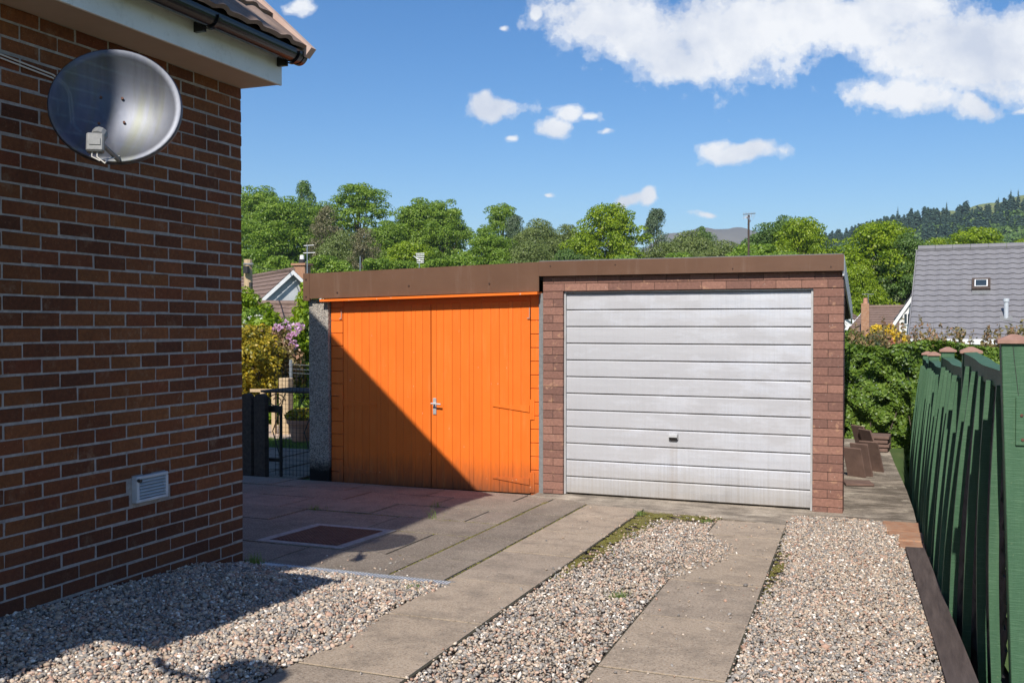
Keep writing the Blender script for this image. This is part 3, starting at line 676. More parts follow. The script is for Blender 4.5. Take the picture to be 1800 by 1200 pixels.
# gable triangle already covered by the box above up to the eaves; roof
EZ = 1.70; EX = -3.45; PS = 0.92   # eaves height, outer x, slope
b = MB(); b.box(WX - .02, -3.615, -.5, 5.24, 1.479, 1.489); b.obj('soffit', 'soffit', house)
b = MB(); b.bbox(-3.615, -3.597, -.5, 5.243, 1.474, 1.775, .002); b.obj('fascia_board', 'white', house)
b = MB(); b.prism([(-3.9, 1.49), (-3.615, 1.49), (-3.615, 1.60), (-8.3, 1.60 + PS * 4.6), (-8.3, 1.49)], 1, 5.226, 5.242); b.obj('gable_board', 'white', house)
def tile_roof(name, m, parent, o, u, s, ln, sl, tw=.30, cw=.32, amp=.022, step=.03, seg=6, mode='roll'):
    """o lower corner, u along the eaves, s up the slope (unit vectors); overlapping profiled courses"""
    o = Vector(o); u = Vector(u).normalized(); s = Vector(s).normalized(); nrm = u.cross(s).normalized()
    if nrm.z < 0: nrm = -nrm
    nc = int(math.ceil(sl / cw)); nu = int(ln / tw * seg); V = []; F = []
    for c in range(nc):
        base = len(V)
        off = 0
        for i in range(nu + 1):
            t = ln * i / nu; ph = (t / tw) % 1.0
            if mode == 'roll': h = amp * max(0.0, math.cos((ph - .5) * 2 * math.pi * 1.3)) if abs(ph - .5) < .2 else (amp * .25 * math.cos(ph * 2 * math.pi) if True else 0)
            elif mode == 'flat': h = 0.0 if .06 < ph else -amp * .3
            else: h = amp * math.sin(ph * 2 * math.pi)
            p0 = o + u * t + s * (c * cw); p1 = o + u * t + s * min(sl, (c + 1) * cw + .02)
            V += [p0 + nrm * (h + 0.002), p0 + nrm * (h + step), p1 + nrm * (h * 1.0 + .004)]
        for i in range(nu):
            a = base + i * 3; F += [(a, a + 3, a + 4, a + 1), (a + 1, a + 4, a + 5, a + 2)]
    mb = MB(); mb.add(V, F); return mb.obj(name, m, parent, fix=False)
SL = Vector((-1, 0, PS)).normalized()
b = MB(); b.prism([(EX, EZ - .03), (EX, EZ - .05), (EX - 4.75, EZ - .05 + 4.75 * PS), (EX - 4.75, EZ - .03 + 4.75 * PS)], 1, -.5, 5.24); b.obj('eaves_board', 'darkwood', house)
tile_roof('roof', 'rooftile', house, (EX + .01, -.5, EZ - .02), (0, 1, 0), SL, 5.78, 6.0,   .30, .33, .020, .028, 12, 'roll')
tile_roof('roof', 'rooftile', house, (-12.2, -.5, EZ - .02), (0, 1, 0), Vector((1, 0, PS)).normalized(), 5.78, 6.4, .30, .33, .028, .028, 4, 'roll')
b = MB()
p0 = Vector((EX + .03, 5.262, EZ - .05)); p1 = p0 + SL * 5.9; up = Vector((PS, 0, 1)).normalized()
for (a, c, h0, h1, y0, y1) in ((p0, p1, -.02, .052, 5.245, 5.30),):
    b.add([Vector((a.x, y0, a.z)) + up * h0, Vector((a.x, y1, a.z)) + up * h0, Vector((a.x, y1, a.z)) + up * h1, Vector((a.x, y0, a.z)) + up * h1,
           Vector((c.x, y0, c.z)) + up * h0, Vector((c.x, y1, c.z)) + up * h0, Vector((c.x, y1, c.z)) + up * h1, Vector((c.x, y0, c.z)) + up * h1],
          [(0, 1, 2, 3), (4, 7, 6, 5), (0, 4, 5, 1), (1, 5, 6, 2), (2, 6, 7, 3), (3, 7, 4, 0)])
b.obj('verge', 'pinkmortar', house)
# gutter: half round with a lip
b = MB(); rad = .056; cx, cz = EX - .045, 1.655; N = 14
prof = [(cx + rad * math.cos(a), cz + rad * math.sin(a)) for a in [math.pi + math.pi * i / N for i in range(N + 1)]]
prof = [(prof[0][0], cz + .012)] + prof + [(prof[-1][0], cz + .014), (prof[-1][0] - .01, cz + .014)]
inner = [(cx + (rad - .005) * math.cos(a), cz + (rad - .005) * math.sin(a)) for a in [2 * math.pi - math.pi * i / N for i in range(N + 1)]]
poly = prof + inner + [(inner[-1][0], cz + .012)]
b.prism(poly, 1, -.5, 5.27)
gt = b.obj('gutter', 'gutter', house, smooth=False)
for yb in (4.43, 5.2, 2.6):
    b = MB(); pr = [(cx + (rad + .004) * math.cos(a), cz + (rad + .004) * math.sin(a)) for a in [math.pi * .98 + math.pi * 1.04 * i / N for i in range(N + 1)]]
    pi = [(cx + (rad + .012) * math.cos(a), cz + (rad + .012) * math.sin(a)) for a in [math.pi * 2.02 - math.pi * 1.04 * i / N for i in range(N + 1)]]
    b.prism(pr + pi, 1, yb - .012, yb + .012); b.box(-3.597, cx - rad + .02, yb - .012, yb + .012, cz - .075, cz - .02)
    b.obj('gutter_bracket', 'gutter', house)
b = MB(); b.prism([(cx + (rad + .004) * math.cos(a), cz + (rad + .004) * math.sin(a)) for a in [math.pi + math.pi * i / N for i in range(N + 1)]] + [(cx + rad + .004, cz + .016), (cx - rad - .004, cz + .016)], 1, 5.25, 5.285)
b.obj('gutter_end_cap', 'gutter', house)
# unseen tall block added behind the viewpoint to throw the long shadow over the patio
b = MB(); b.box(-8.6, -2.90, -6.5, -1.0, -1.9, 7.25); b.obj('added_shadow_wing', 'brick', house)
b = MB(); b.box(-3.9, -2.74, .62, 2.06, 1.16, 1.22); b.obj('added_shadow_canopy', 'white', house)  # unseen slab of guessed form, added to cast the pointed shadow on the gravel
b = MB(); b.tube([(-2.66, .5, 1.19), (-2.5, .42, 1.16), (-2.35, .42, 1.15)], .02, 6); b.lathe([(0, -.1), (.1, -.06), (.15, .03), (.15, .05), (0, .05)], (-2.24, .55, 1.13), 12)  # unseen arm and bowl, added only for their small shadow on the gravel
b.tube([(-2.35, .42, 1.15), (-2.24, .55, 1.18)], .015, 6)
b.obj('added_shadow_bracket', 'darkmetal', house)
# air vent
vt = thing('air_vent', (WX, 4.38, -.9), 'square grey louvred air vent set in the brown brick wall', 'vent')
b = MB()
b.bbox(WX - .05, WX + .03, 4.25, 4.512, -.838, -.818, .003); b.bbox(WX - .05, WX + .03, 4.25, 4.512, -.985, -.965, .003)
b.bbox(WX - .05, WX + .031, 4.25, 4.272, -.9649, -.8381, .002); b.bbox(WX - .05, WX + .031, 4.49, 4.512, -.9649, -.8381, .002)
b.obj('frame', 'vent', vt)
b = MB(); b.box(WX - .05, WX - .03, 4.272, 4.49, -.965, -.838); b.obj('back_plate', 'darkmetal', vt)
for i in range(6):
    z = -.958 + i * .0205
    b = MB(); b.add([(WX + .028, 4.273, z), (WX + .028, 4.489, z), (WX - .005, 4.489, z + .019), (WX - .005, 4.273, z + .019),
                     (WX + .028, 4.273, z + .003), (WX + .028, 4.489, z + .003), (WX - .005, 4.489, z + .022), (WX - .005, 4.273, z + .022)],
                    [(0, 1, 2, 3), (4, 7, 6, 5), (0, 4, 5, 1), (1, 5, 6, 2), (2, 6, 7, 3), (3, 7, 4, 0)])
    b.obj('louvre', 'vent', vt)
b = MB(); b.tube([(WX + .02, 4.262, -.842), (WX + .05, 4.262, -.842)], .011, 8); b.obj('knob', 'darkmetal', vt)
b = MB(); b.bbox(WX - .04, WX + .002, 4.243, 4.519, -.992, -.985, .002); b.bbox(WX - .04, WX + .002, 4.243, 4.519, -.818, -.812, .002)
b.bbox(WX - .04, WX + .001, 4.243, 4.249, -.9849, -.8181, .003); b.bbox(WX - .04, WX + .001, 4.513, 4.525, -.9849, -.8181, .003)
b.obj('mortar_surround', 'mortar', vt)
vt.scale = (1, .95, .86)
# cable on the wall
b = MB()
for d in (0, .016):
    pts = [(WX + .014, 2.2, 1.285 - d), (WX + .014, 3.4, 1.24 - d), (WX + .014, 3.72, 1.215 - d), (WX + .014, 3.80 - d * .5, 1.19 - d * .6), (WX + .014, 3.835 - d, 1.14), (WX + .014, 3.85 - d, 1.0), (-3.6, 3.7, .85)]
    b.tube(pts, .0042, 6)
cb = b.obj('aerial_cable', 'cable'); tag(cb, 'pair of pale aerial cables clipped along the brick wall to the dish', 'cable')

# ------------------------------------------------------------ SATELLITE DISH
DC = Vector((-3.27, 3.49, .972)); dn = Vector((.58, -.80, .22)).normalized()
ds = thing('satellite_dish', DC, 'weathered grey oval satellite dish on the brick wall below the gutter', 'satellite dish')
dr = Vector((0, 0, 1)).cross(-dn).normalized() * -1
dr = dn.cross(Vector((0, 0, 1))).normalized() * -1      # to the right as seen from the front
du = dr.cross(dn).normalized() * -1
if du.z < 0: du = -du
b = MB(); NR, NA = 10, 56; V = []; A_, B_ = .275, .264
for i in range(NR + 1):
    q = i / NR
    for j in range(NA):
        a = 2 * math.pi * j / NA
        x = q * A_ * math.cos(a); y = q * B_ * math.sin(a)
        V.append(Vector((x, y, -.07 * (1 - q * q))))
F = [(i * NA + j, i * NA + (j + 1) % NA, (i + 1) * NA + (j + 1) % NA, (i + 1) * NA + j) for i in range(NR) for j in range(NA)]
rim = len(V)
for q, d in ((1.02, -.002), (1.03, -.012), (1.03, -.026), (1.01, -.026)):
    for j in range(NA):
        a = 2 * math.pi * j / NA; V.append(Vector((q * A_ * math.cos(a), q * B_ * math.sin(a), d)))
Fr = [((NR + k) * NA + j, (NR + k) * NA + (j + 1) % NA, (NR + k + 1) * NA + (j + 1) % NA, (NR + k + 1) * NA + j) for k in range(4) for j in range(NA)]
def dw(v): return DC + dr * v.x + du * v.y + dn * v.z
b.add([dw(v) for v in V], F + Fr)
do = b.obj('reflector', 'dish', ds, smooth=True)
for (x, y) in ((.02, .06), (.03, -.055), (-.07, .06), (-.075, -.065)):
    b = MB(); c = dw(Vector((x, y, -.066))); b.tube([c, c + dn * .01], .006, 8); b.obj('bolt', 'rust', ds)
b = MB(); s0 = dw(Vector((.02, -B_ * .97, -.01))); lb = dw(Vector((-.035, -.27, .25)));
b.tube([s0, lb], [.011, .009], 8); b.obj('feed_arm', 'lnb', ds)
b = MB(); q = (DC - lb).normalized()
b.tube([lb - q * .03, lb + q * .02, lb + q * .021, lb + q * .06, lb + q * .062], [.018, .02, .03, .032, .024], 12)
hd = lb - q * .02 + du * .0
rotm = Matrix((dr, du, dn)).transposed().to_4x4(); rotm.translation = hd
b.box(-.034, .034, -.05, .03, -.012, .028, rotm, .006); b.obj('lnb_head', 'lnb', ds)
b = MB(); b.box(-.022, .022, -.025, .005, .0285, .0315, rotm, .001); b.obj('badge', 'lnb', ds)
b = MB()
for k in (0, 1):
    w0 = rotm @ Vector((-.012 + .02 * k, -.05, .01)); b.tube([w0, w0 - du * .02, w0 - du * (.035 + .01 * k) + dr * .03, (w0 + s0) * .5 - du * .012, s0 + du * .02, s0 - dn * .02], .0028, 6)
b.obj('cable', 'cable', ds)
b = MB(); bk = dw(Vector((0, 0, -.075))); b.tube([bk, bk - dn * .08], .05, 10); b.tube([bk - dn * .08, Vector((-3.60, 3.82, 1.06)), Vector((WX + .01, 4.10, 1.12))], .019, 8)
b.box(WX, WX + .012, 4.04, 4.16, 1.06, 1.2); b.obj('wall_bracket', 'darkmetal', ds)

# ------------------------------------------------------------ RIGHT GARAGE (silver door)
gr = thing('garage', (-1.9, 9.2, -1.69), 'brick fronted flat roofed garage with silver up-and-over door', 'garage')
YF = 9.2
def pier(x0, x1, ztop, zbot, parent, seed):
    rr = random.Random(seed); b = MB(); z = ztop; i = 0
    while z > zbot + .01:
        z0 = max(zbot, z - .0775)
        if i % 2 == 0: b.bbox(x0, x1, YF + rr.uniform(0, .002), YF + .2, z0 + .005, z, .003)
        else:
            m = (x0 + x1) / 2 + rr.uniform(-.003, .003); b.bbox(x0, m - .002, YF + rr.uniform(0, .002), YF + .2, z0 + .005, z, .003); b.bbox(m + .002, x1, YF + rr.uniform(0, .002), YF + .2, z0 + .005, z, .003)
        z = z0; i += 1
    o = b.obj('brick_pier', 'block', parent); 
    b = MB(); b.box(x0 + .004, x1 - .004, YF + .006, YF + .19, zbot, ztop); b.obj('pier_joints', 'dark_mortar', o if False else parent); return o
pier(-3.298, -3.092, .312, -1.665, gr, 1); pier(-.752, -.495, .312, -1.69, gr, 2)
b = MB(); rr = random.Random(6); x = -3.298; 
while x < -.5:
    x1 = min(-.495, x + .2225); b.bbox(x, x1 - .003, YF + rr.uniform(0, .0015), YF + .19, .317, .388, .003); x = x1
x = -3.298 - .11
while x < -.5:
    x1 = min(-.495, x + .2225); b.bbox(max(x, -3.298), x1 - .003, YF + rr.uniform(0, .0015), YF + .19, .393, .46, .003); x = x1
b.obj('brick_lintel', 'block', gr)
b = MB(); b.box(-3.294, -.499, YF + .006, YF + .18, .3171, .455); b.obj('lintel_joints', 'dark_mortar', gr)
b = MB(); b.bbox(-3.325, -.492, 9.14, 9.16, .462, .606, .002); fo = b.obj('fascia', 'fascia', gr)
for x in (-2.55, -1.45, -.6, -3.2):
    b = MB(); b.tube([(x, 9.14, .50 if x > -2 else .56), (x, 9.134, .50 if x > -2 else .56)], .006, 8); b.obj('screw', 'screw', fo if False else gr)
b = MB(); b.add([(-3.32, 9.16, .615), (-.495, 9.16, .615), (-.70, 14.6, .22), (-3.32, 14.6, .22), (-3.32, 9.16, .50), (-.495, 9.16, .50), (-.70, 14.6, .06), (-3.32, 14.6, .06)],
                [(0, 1, 2, 3), (4, 7, 6, 5), (0, 4, 5, 1), (1, 5, 6, 2), (2, 6, 7, 3), (3, 7, 4, 0)]); b.obj('roof', 'felt', gr)
b = MB(); b.box(-3.32, -.505, 9.15, 9.2, .6062, .611); b.obj('roof_edge_trim', 'lnb', gr)
b = MB(); b.add([(-.49, 9.17, .60), (-.675, 14.7, .24), (-.675, 14.7, .0), (-.49, 9.17, .42), (-.505, 9.17, .60), (-.69, 14.7, .24), (-.69, 14.7, .0), (-.505, 9.17, .42)],
                [(0, 1, 2, 3), (4, 7, 6, 5), (0, 4, 5, 1), (1, 5, 6, 2), (2, 6, 7, 3), (3, 7, 4, 0)]); b.obj('side_trim', 'alu_frame', gr)
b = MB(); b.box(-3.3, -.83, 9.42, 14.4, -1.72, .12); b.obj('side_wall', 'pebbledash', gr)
# door frame and ribbed leaf
b = MB(); b.box(-3.09, -3.072, 9.235, 9.30, -1.662, .312); b.box(-.772, -.755, 9.235, 9.30, -1.668, .312); b.box(-3.072, -.772, 9.24, 9.30, .298, .3125); b.obj('door_frame', 'alu_frame', gr)
door = MB(); X0, X1, ZB, ZT = -3.070, -.774, -1.655, .296
n = 12; ph = (ZT - ZB) / n; prof = []
for i in range(n):
    z = ZT - i * ph
    prof += [(9.276, z), (9.263, z - .005), (9.2555, z - .013), (9.2545, z - ph * .5), (9.2555, z - ph + .010), (9.265, z - ph + .006)]
prof += [(9.276, ZB)]
NX = 40; V = []
for i, (yy, zz) in enumerate(prof):
    for j in range(NX + 1):
        x = X0 + (X1 - X0) * j / NX
        V.append((x, yy + .0012 * math.sin(x * 9 + i * .7) + .0012 * math.sin(x * 3.7 + i * .31), zz))
F = [(i * (NX + 1) + j, i * (NX + 1) + j + 1, (i + 1) * (NX + 1) + j + 1, (i + 1) * (NX + 1) + j) for i in range(len(prof) - 1) for j in range(NX)]
door.add(V, F); dl = door.obj('up_and_over_door', 'alu', gr, fix=False)
b = MB(); b.box(X0, X1, 9.283, 9.29, ZB, ZT); b.obj('door_backing', 'darkmetal', gr)
b = MB()
for i in range(1, 12):
    z = ZT - i * ph; b.box(X0 + .004, X1 - .004, 9.268, 9.2745, z - .0035, z + .004)
b.obj('door_grooves', 'darkmetal', gr)
hz = -1.05
b = MB(); b.bbox(-2.055, -1.965, 9.228, 9.252, -1.085, -1.025, .006); b.prism([(9.228, -1.03), (9.205, -1.045), (9.203, -1.062), (9.228, -1.068)], 0, -2.05, -1.97)
ho = b.obj('door_handle', 'alu_frame', gr)
b = MB(); b.prism([(9.252, -1.068), (9.215, -1.069), (9.235, -1.095), (9.252, -1.095)], 0, -2.045, -1.975); b.obj('handle_recess', 'darkmetal', gr)

# ------------------------------------------------------------ LEFT GARAGE (orange doors)
gl = thing('garage', (-4.65, 9.25, -1.71), 'pebbledash flat roofed garage with orange double doors', 'garage')
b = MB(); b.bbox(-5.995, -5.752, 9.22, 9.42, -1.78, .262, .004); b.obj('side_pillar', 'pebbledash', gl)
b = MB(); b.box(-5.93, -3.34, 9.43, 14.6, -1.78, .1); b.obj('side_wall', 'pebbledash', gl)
b = MB(); b.bbox(-3.352, -3.302, 9.23, 9.42, -1.70, .30, .003); b.obj('joint_strip', 'lnb', gl)
b = MB(); b.add([(-6.02, 9.16, .268), (-3.326, 9.16, .318), (-3.326, 9.16, .603), (-6.02, 9.16, .538), (-6.02, 9.178, .268), (-3.326, 9.178, .318), (-3.326, 9.178, .603), (-6.02, 9.178, .538)],
                [(0, 3, 2, 1), (4, 5, 6, 7), (0, 1, 5, 4), (1, 2, 6, 5), (2, 3, 7, 6), (3, 0, 4, 7)]); b.obj('fascia', 'fascia', gl)
b = MB(); b.bbox(-6.025, -5.945, 9.154, 9.19, .245, .541, .003); b.obj('fascia_corner', 'fascia', gl)
for (x, z) in ((-5.985, .475), (-5.985, .29), (-5.6, .33), (-4.75, .39), (-3.85, .40)):
    b = MB(); yy = 9.154 if x < -5.9 else 9.16; b.tube([(x, yy, z), (x, yy - .007, z)], .009, 8); b.obj('screw', 'screw', gl)
b = MB(); b.add([(-6.0, 9.18, .53), (-3.33, 9.18, .60), (-3.33, 14.7, .25), (-6.0, 14.7, .2), (-6.0, 9.18, .38), (-3.33, 9.18, .44), (-3.33, 14.7, .12), (-6.0, 14.7, .08)],
                [(0, 1, 2, 3), (4, 7, 6, 5), (0, 4, 5, 1), (1, 5, 6, 2), (2, 6, 7, 3), (3, 7, 4, 0)]); b.obj('roof', 'felt', gl)
# sloping drip board over the doors
b = MB(); b.add([(-5.80, 9.125, .235), (-3.33, 9.125, .288), (-3.33, 9.125, .312), (-5.80, 9.125, .259), (-5.80, 9.26, .235), (-3.33, 9.26, .288), (-3.33, 9.26, .314), (-5.80, 9.26, .262)],
                [(0, 3, 2, 1), (4, 5, 6, 7), (0, 1, 5, 4), (1, 2, 6, 5), (2, 3, 7, 6), (3, 0, 4, 7)]); b.obj('drip_board', 'orange', gl)
b = MB(); b.box(-5.75, -3.352, 9.275, 9.30, .155, .29); b.obj('door_header', 'orange', gl)
# side infill boards laid flat
for (x0, x1) in ((-5.742, -5.598), (-3.448, -3.356)):
    b = MB(); z = .30
    while z > -1.66:
        z0 = max(-1.715, z - .135); b.bbox(x0, x1, 9.258, 9.29, z0 + .004, z, .005); z = z0
    b.obj('side_boards', 'orange', gl)
def leaf(x0, x1, hinge):
    b = MB(); rr = random.Random(int(-x0 * 10)); x = x0; ws = [.06, .085, .10, .095, .10, .05, .095, .10, .095, .10, .05, .09, .10]
    tot = sum(ws); s = (x1 - x0) / tot
    for wv in ws:
        x2 = x + wv * s; b.bbox(x + .0008, x2 - .0008, 9.262 + rr.uniform(-.0008, .0008), 9.30, -1.702 + (x + 5.6) * .006, .156 + (x + 5.6) * .02 + .03, .0028); x = x2
    o = b.obj('door', 'orange', gl)
    zs = [-.86, -1.585]
    for z in zs:
        b = MB()
        if hinge < 0: tri = [(x0 + .005, z + .055), (x0 + .40, z + .012), (x0 + .40, z - .006), (x0 + .005, z - .012)]; bx = (x0 - .05, x0 - .004)
        else: tri = [(x1 - .005, z + .05), (x1 - .40, z + .045), (x1 - .40, z + .03), (x1 - .005, z - .018)]; bx = (x1 + .004, x1 + .05)
        b.prism([(p[0], p[1]) for p in tri], 1, 9.252, 9.262) if False else b.add(
            [(p[0], 9.251, p[1]) for p in tri] + [(p[0], 9.262, p[1]) for p in tri], [(0, 1, 2, 3), (4, 7, 6, 5), (0, 4, 5, 1), (1, 5, 6, 2), (2, 6, 7, 3), (3, 7, 4, 0)])
        b.box(bx[0], bx[1], 9.249, 9.258, z - .09, z + .11)
        b.tube([((bx[0] + (x0 if hinge < 0 else x1)) / 2 + .02 * (1 if hinge < 0 else 1), 9.25, z - .09), ((bx[0] + (x0 if hinge < 0 else x1)) / 2 + .02, 9.25, z + .10)], .007, 6)
        put(b.obj('strap_hinge', 'orange'), gl)
    return o
leaf(-5.592, -4.553, -1); leaf(-4.545, -3.455, 1)
b = MB(); b.box(-5.60, -3.45, 9.305, 9.33, -1.74, .16); b.obj('dark_interior', 'darkmetal', gl)
b = MB(); b.bbox(-4.523, -4.485, 9.250, 9.262, -.935, -.765, .004); b.obj('handle_plate', 'alu_frame', gl)
b = MB(); b.tube([(-4.503, 9.25, -.82), (-4.503, 9.205, -.82)], .009, 8); b.tube([(-4.522, 9.205, -.818), (-4.41, 9.203, -.823)], .0085, 8); b.obj('lever_handle', 'alu_frame', gl)
for (x0, x1) in ((-5.612, -5.604), (-3.462, -3.446)):
    b = MB(); b.tube([(x0 + .004, 9.252, .16), (x0 + .004, 9.25, .06)], .006, 8); b.box(x0 - .02, x0 + .008, 9.247, 9.253, .05, .062); b.obj('top_bolt', 'terracotta', gl)

# ------------------------------------------------------------ patio furniture in the ground
mh = thing('manhole_cover', (-3.98, 6.35, g(6.35)), 'rusty ribbed iron manhole cover in a concrete surround on the shaded patio', 'manhole cover')
def quadslab(b, x0, x1, y0, y1, h, lo, c=.004):
    b.add([(x, y, g(y) + h) for x, y in ((x0, y0), (x1, y0), (x1, y1), (x0, y1))] + [(x, y, g(y) + lo) for x, y in ((x0, y0), (x1, y0), (x1, y1), (x0, y1))],
          [(0, 1, 2, 3), (4, 7, 6, 5), (0, 4, 5, 1), (1, 5, 6, 2), (2, 6, 7, 3), (3, 7, 4, 0)])
b = MB(); quadslab(b, -4.33, -3.62, 5.95, 6.77, .005, -.05); b.obj('concrete_surround', 'mortar', mh)
b = MB(); quadslab(b, -4.25, -3.69, 6.02, 6.68, .007, -.02); b.obj('frame', 'rust', mh)
b = MB()
for i in range(16):
    for j in range(18):
        x = -4.235 + .0335 * i; y = 6.035 + .0352 * j
        quadslab(b, x + .004, x + .028, y + .004, y + .030, .0115, .006)
b.obj('cover_plate', 'rust', mh)
dr_ = thing('drainage_channel', (-3.2, 5.3, g(5.3)), 'long grey slotted drainage channel grate between gravel and patio', 'drain')
b = MB(); quadslab(b, -3.885, -2.47, 5.262, 5.271, .006, -.05); quadslab(b, -3.885, -2.47, 5.345, 5.354, .006, -.05); b.obj('channel_rim', 'lnb', dr_)
b = MB(); x = -3.87
while x < -2.49: quadslab(b, x, x + .012, 5.2715, 5.3445, .004, -.01); x += .021
b.obj('grate', 'vent', dr_)
b = MB(); quadslab(b, -3.885, -2.47, 5.2715, 5.3445, -.03, -.05); b.obj('channel_bottom', 'darkmetal', dr_)

# ------------------------------------------------------------ TILES on the ledge
def ledge(px, py): 
    v = at(px, py, 10); t = -1.672 / v.z; return Vector((v.x * t, v.y * t, -1.672))
LG = 'roof tiles left on the ledge beside the garage'
def tile(label, base, width, height, lean, yaw, thick=.02):
    width *= .72; height *= .9
    b = MB(); m = Matrix.Translation(base) @ Matrix.Rotation(yaw, 4, 'Z') @ Matrix.Rotation(lean, 4, 'Y')
    b.box(-thick / 2, thick / 2, -width / 2, width / 2, 0, height, m, .003)
    return tag(b.obj('roof_tile', 'bricktile'), label, 'roof tile', LG)
tile('tall brown roof tile leaning furthest right with its broad face to the sun', Vector((-.31, 12.75, -1.67)), .34, .48, R(-21), R(35))
tile('narrow brown tile edge leaning in front of the broad leaning tile', Vector((-.30, 12.0, -1.67)), .30, .44, R(-27), R(68))
tile('leaning brown tile second from the garage pier, half in shadow', Vector((-.40, 11.6, -1.67)), .30, .42, R(-17), R(60))
tile('leaning dark brown tile nearest the garage pier, in shadow', Vector((-.47, 11.5, -1.67)), .30, .38, R(-19), R(62))
tile('brown tile leaning behind the broad leaning tile with only its top showing', Vector((-.42, 12.9, -1.67)), .34, .50, R(-17), R(38))
for i, nm in enumerate(['bottom', 'second', 'third', 'top']):
    b = MB(); m = Matrix.Translation((-.30 + .008 * (i % 2), 14.0 + .02 * i, -1.668 + .052 * i)) @ Matrix.Rotation(R(-6 + 3 * (i % 2)), 4, 'Z')
    b.box(-.26, .13, -.2, .2, .002, .042, m, .006); tag(b.obj('roof_tile', 'bricktile'), '%s brown tile of the flat stack at the end of the ledge' % nm, 'roof tile', LG)
b = MB(); m = Matrix.Translation((-.42, 10.95, -1.668)) @ Matrix.Rotation(R(12), 4, 'Z'); b.box(-.16, .12, -.14, .12, .002, .026, m, .004)
tag(b.obj('roof_tile', 'bricktile'), 'broken brown tile lying flat in front of the leaning tiles', 'roof tile', LG)
# brick remains and timber edging
b = MB()
for (x0, x1, y0, y1, z) in ((-.16, .13, 8.52, 8.93, -1.655), (-.11, .15, 8.16, 8.50, -1.65), (-.03, .16, 7.86, 8.14, -1.655)):
    b.bbox(x0, x1, y0, y1, z - .06, z, .01)
tag(b.obj('brick_kerb', 'redbrick'), 'broken orange brick edging at the end of the concrete ledge by the fence', 'brick edging')
b = MB(); b.bbox(.12, .2, 7.35, 7.8, -1.72, -1.66, .008)
tag(b.obj('brick_kerb', 'redbrick'), 'single red brick between the timber edging and the green fence', 'brick edging')
te = MB()
def plank(x0, y0, x1, y1, w0, w1, seg):
    for i in range(seg): pass
    V = []; n = seg
    for i in range(n + 1):
        t = i / n; x = x0 + (x1 - x0) * t; y = y0 + (y1 - y0) * t; ww = w0 + (w1 - w0) * t; zt = g(y) + .016 + .003 * math.sin(t * 9)
        V += [(x - .004, y, zt - .12), (x, y, zt), (x + ww, y, zt + .003), (x + ww + .004, y, zt - .25)]
    F = [(i * 4 + j, i * 4 + j + 1, i * 4 + j + 5, i * 4 + j + 4) for i in range(n) for j in range(3)] + [(0, 1, 2, 3), (n * 4, n * 4 + 1, n * 4 + 2, n * 4 + 3)]
    te.add(V, F)
plank(.178, 4.38, .018, 7.70, .125, .125, 14)
tag(te.obj('timber_edging', 'sleeper'), 'long dark timber board edging the right gravel beside the green fence', 'edging board')
te = MB(); plank(.245, 2.4, .18, 4.365, .13, .128, 10)
tag(te.obj('timber_edging', 'sleeper'), 'nearer dark timber edging board at the bottom of the picture', 'edging board')

# ------------------------------------------------------------ FENCE
FG = 'green posts of the fence on the right'
posts = [(.425, 4.62, -.065, 'nearest and tallest green fence post with a big hinge and copper brown cap'),
         (.37, 6.50, -.158, 'second green fence post from the picture edge, only its cap showing above the panel'),
         (.315, 8.40, -.20, 'third green fence post from the picture edge, its brown cap above the panel'),
         (.265, 10.25, -.285, 'fourth green fence post, short one just right of the end post'),
         (.235, 11.55, -.315, 'furthest green fence post standing at the left end of the fence')]
fposts = []
for i, (x, y, zt, lab) in enumerate(posts):
    p = thing('fence_post', (x, y, -2.0), lab, 'fence post', FG)
    b = MB(); w_ = .052 if i == 0 else .047
    V = []; dxb = .055 if i == 0 else -.02
    m = Matrix.Identity(4); m[0][2] = -dxb / 1.6; m[0][3] = x + (dxb / 1.6) * (zt)
    b.box(-w_, w_, y - w_, y + w_, -2.3, zt - .016, m, .003); b.obj('post', 'green', p)
    b = MB(); cw = w_ + .014
    b.add([(x - cw, y - cw, zt - .016), (x + cw, y - cw, zt - .016), (x + cw, y + cw, zt - .016), (x - cw, y + cw, zt - .016),
           (x - cw, y - cw, zt - .002), (x + cw, y - cw, zt - .002), (x + cw, y + cw, zt - .002), (x - cw, y + cw, zt - .002), (x - .012, y, zt + .022), (x + .012, y, zt + .022)],
          [(0, 3, 2, 1), (0, 1, 5, 4), (1, 2, 6, 5), (2, 3, 7, 6), (3, 0, 4, 7), (4, 5, 9, 8), (6, 7, 8, 9), (5, 6, 9), (7, 4, 8)])
    b.obj('cap', 'copper', p)
    if i == 0:
        hx = x + .03; yf = y - w_
        b = MB(); b.bbox(x + .004, x + .092, yf - .009, yf - .001, -.50, -.30, .002); b.obj('hinge_plate', 'green', p)
        b = MB(); b.tube([(x + .085, yf - .014, -.50), (x + .085, yf - .014, -.30)], .015, 12); b.tube([(x + .085, yf - .014, -.52), (x + .085, yf - .014, -.295)], .010, 10); b.obj('hinge_pin', 'green', p)
        for (sx, sz) in ((.045, -.325), (.026, -.375), (.048, -.43), (.03, -.475)):
            b = MB(); b.tube([(x + sx, yf - .009, sz), (x + sx, yf - .0125, sz)], .0062, 10); b.obj('screw', 'rust', p)
        b = MB()
        cr = [(x - .008, -.09), (x + .0, -.17), (x + .008, -.24), (x + .014, -.295)]
        for (a_, c_) in zip(cr, cr[1:]): b.tube([(a_[0], yf + .0008, a_[1]), (c_[0], yf + .0008, c_[1])], .0017, 5)
        b.obj('crack', 'darkmetal', p)
PG = 'woven fence panels of the green and black fence'
labs = ['nearest fence panel of black boards and green battens beside the hinged post', 'second fence panel from the near post, black boards with bowed green battens',
        'third fence panel from the near post, narrow green battens', 'furthest fence panel beside the end post, seen almost edge on']
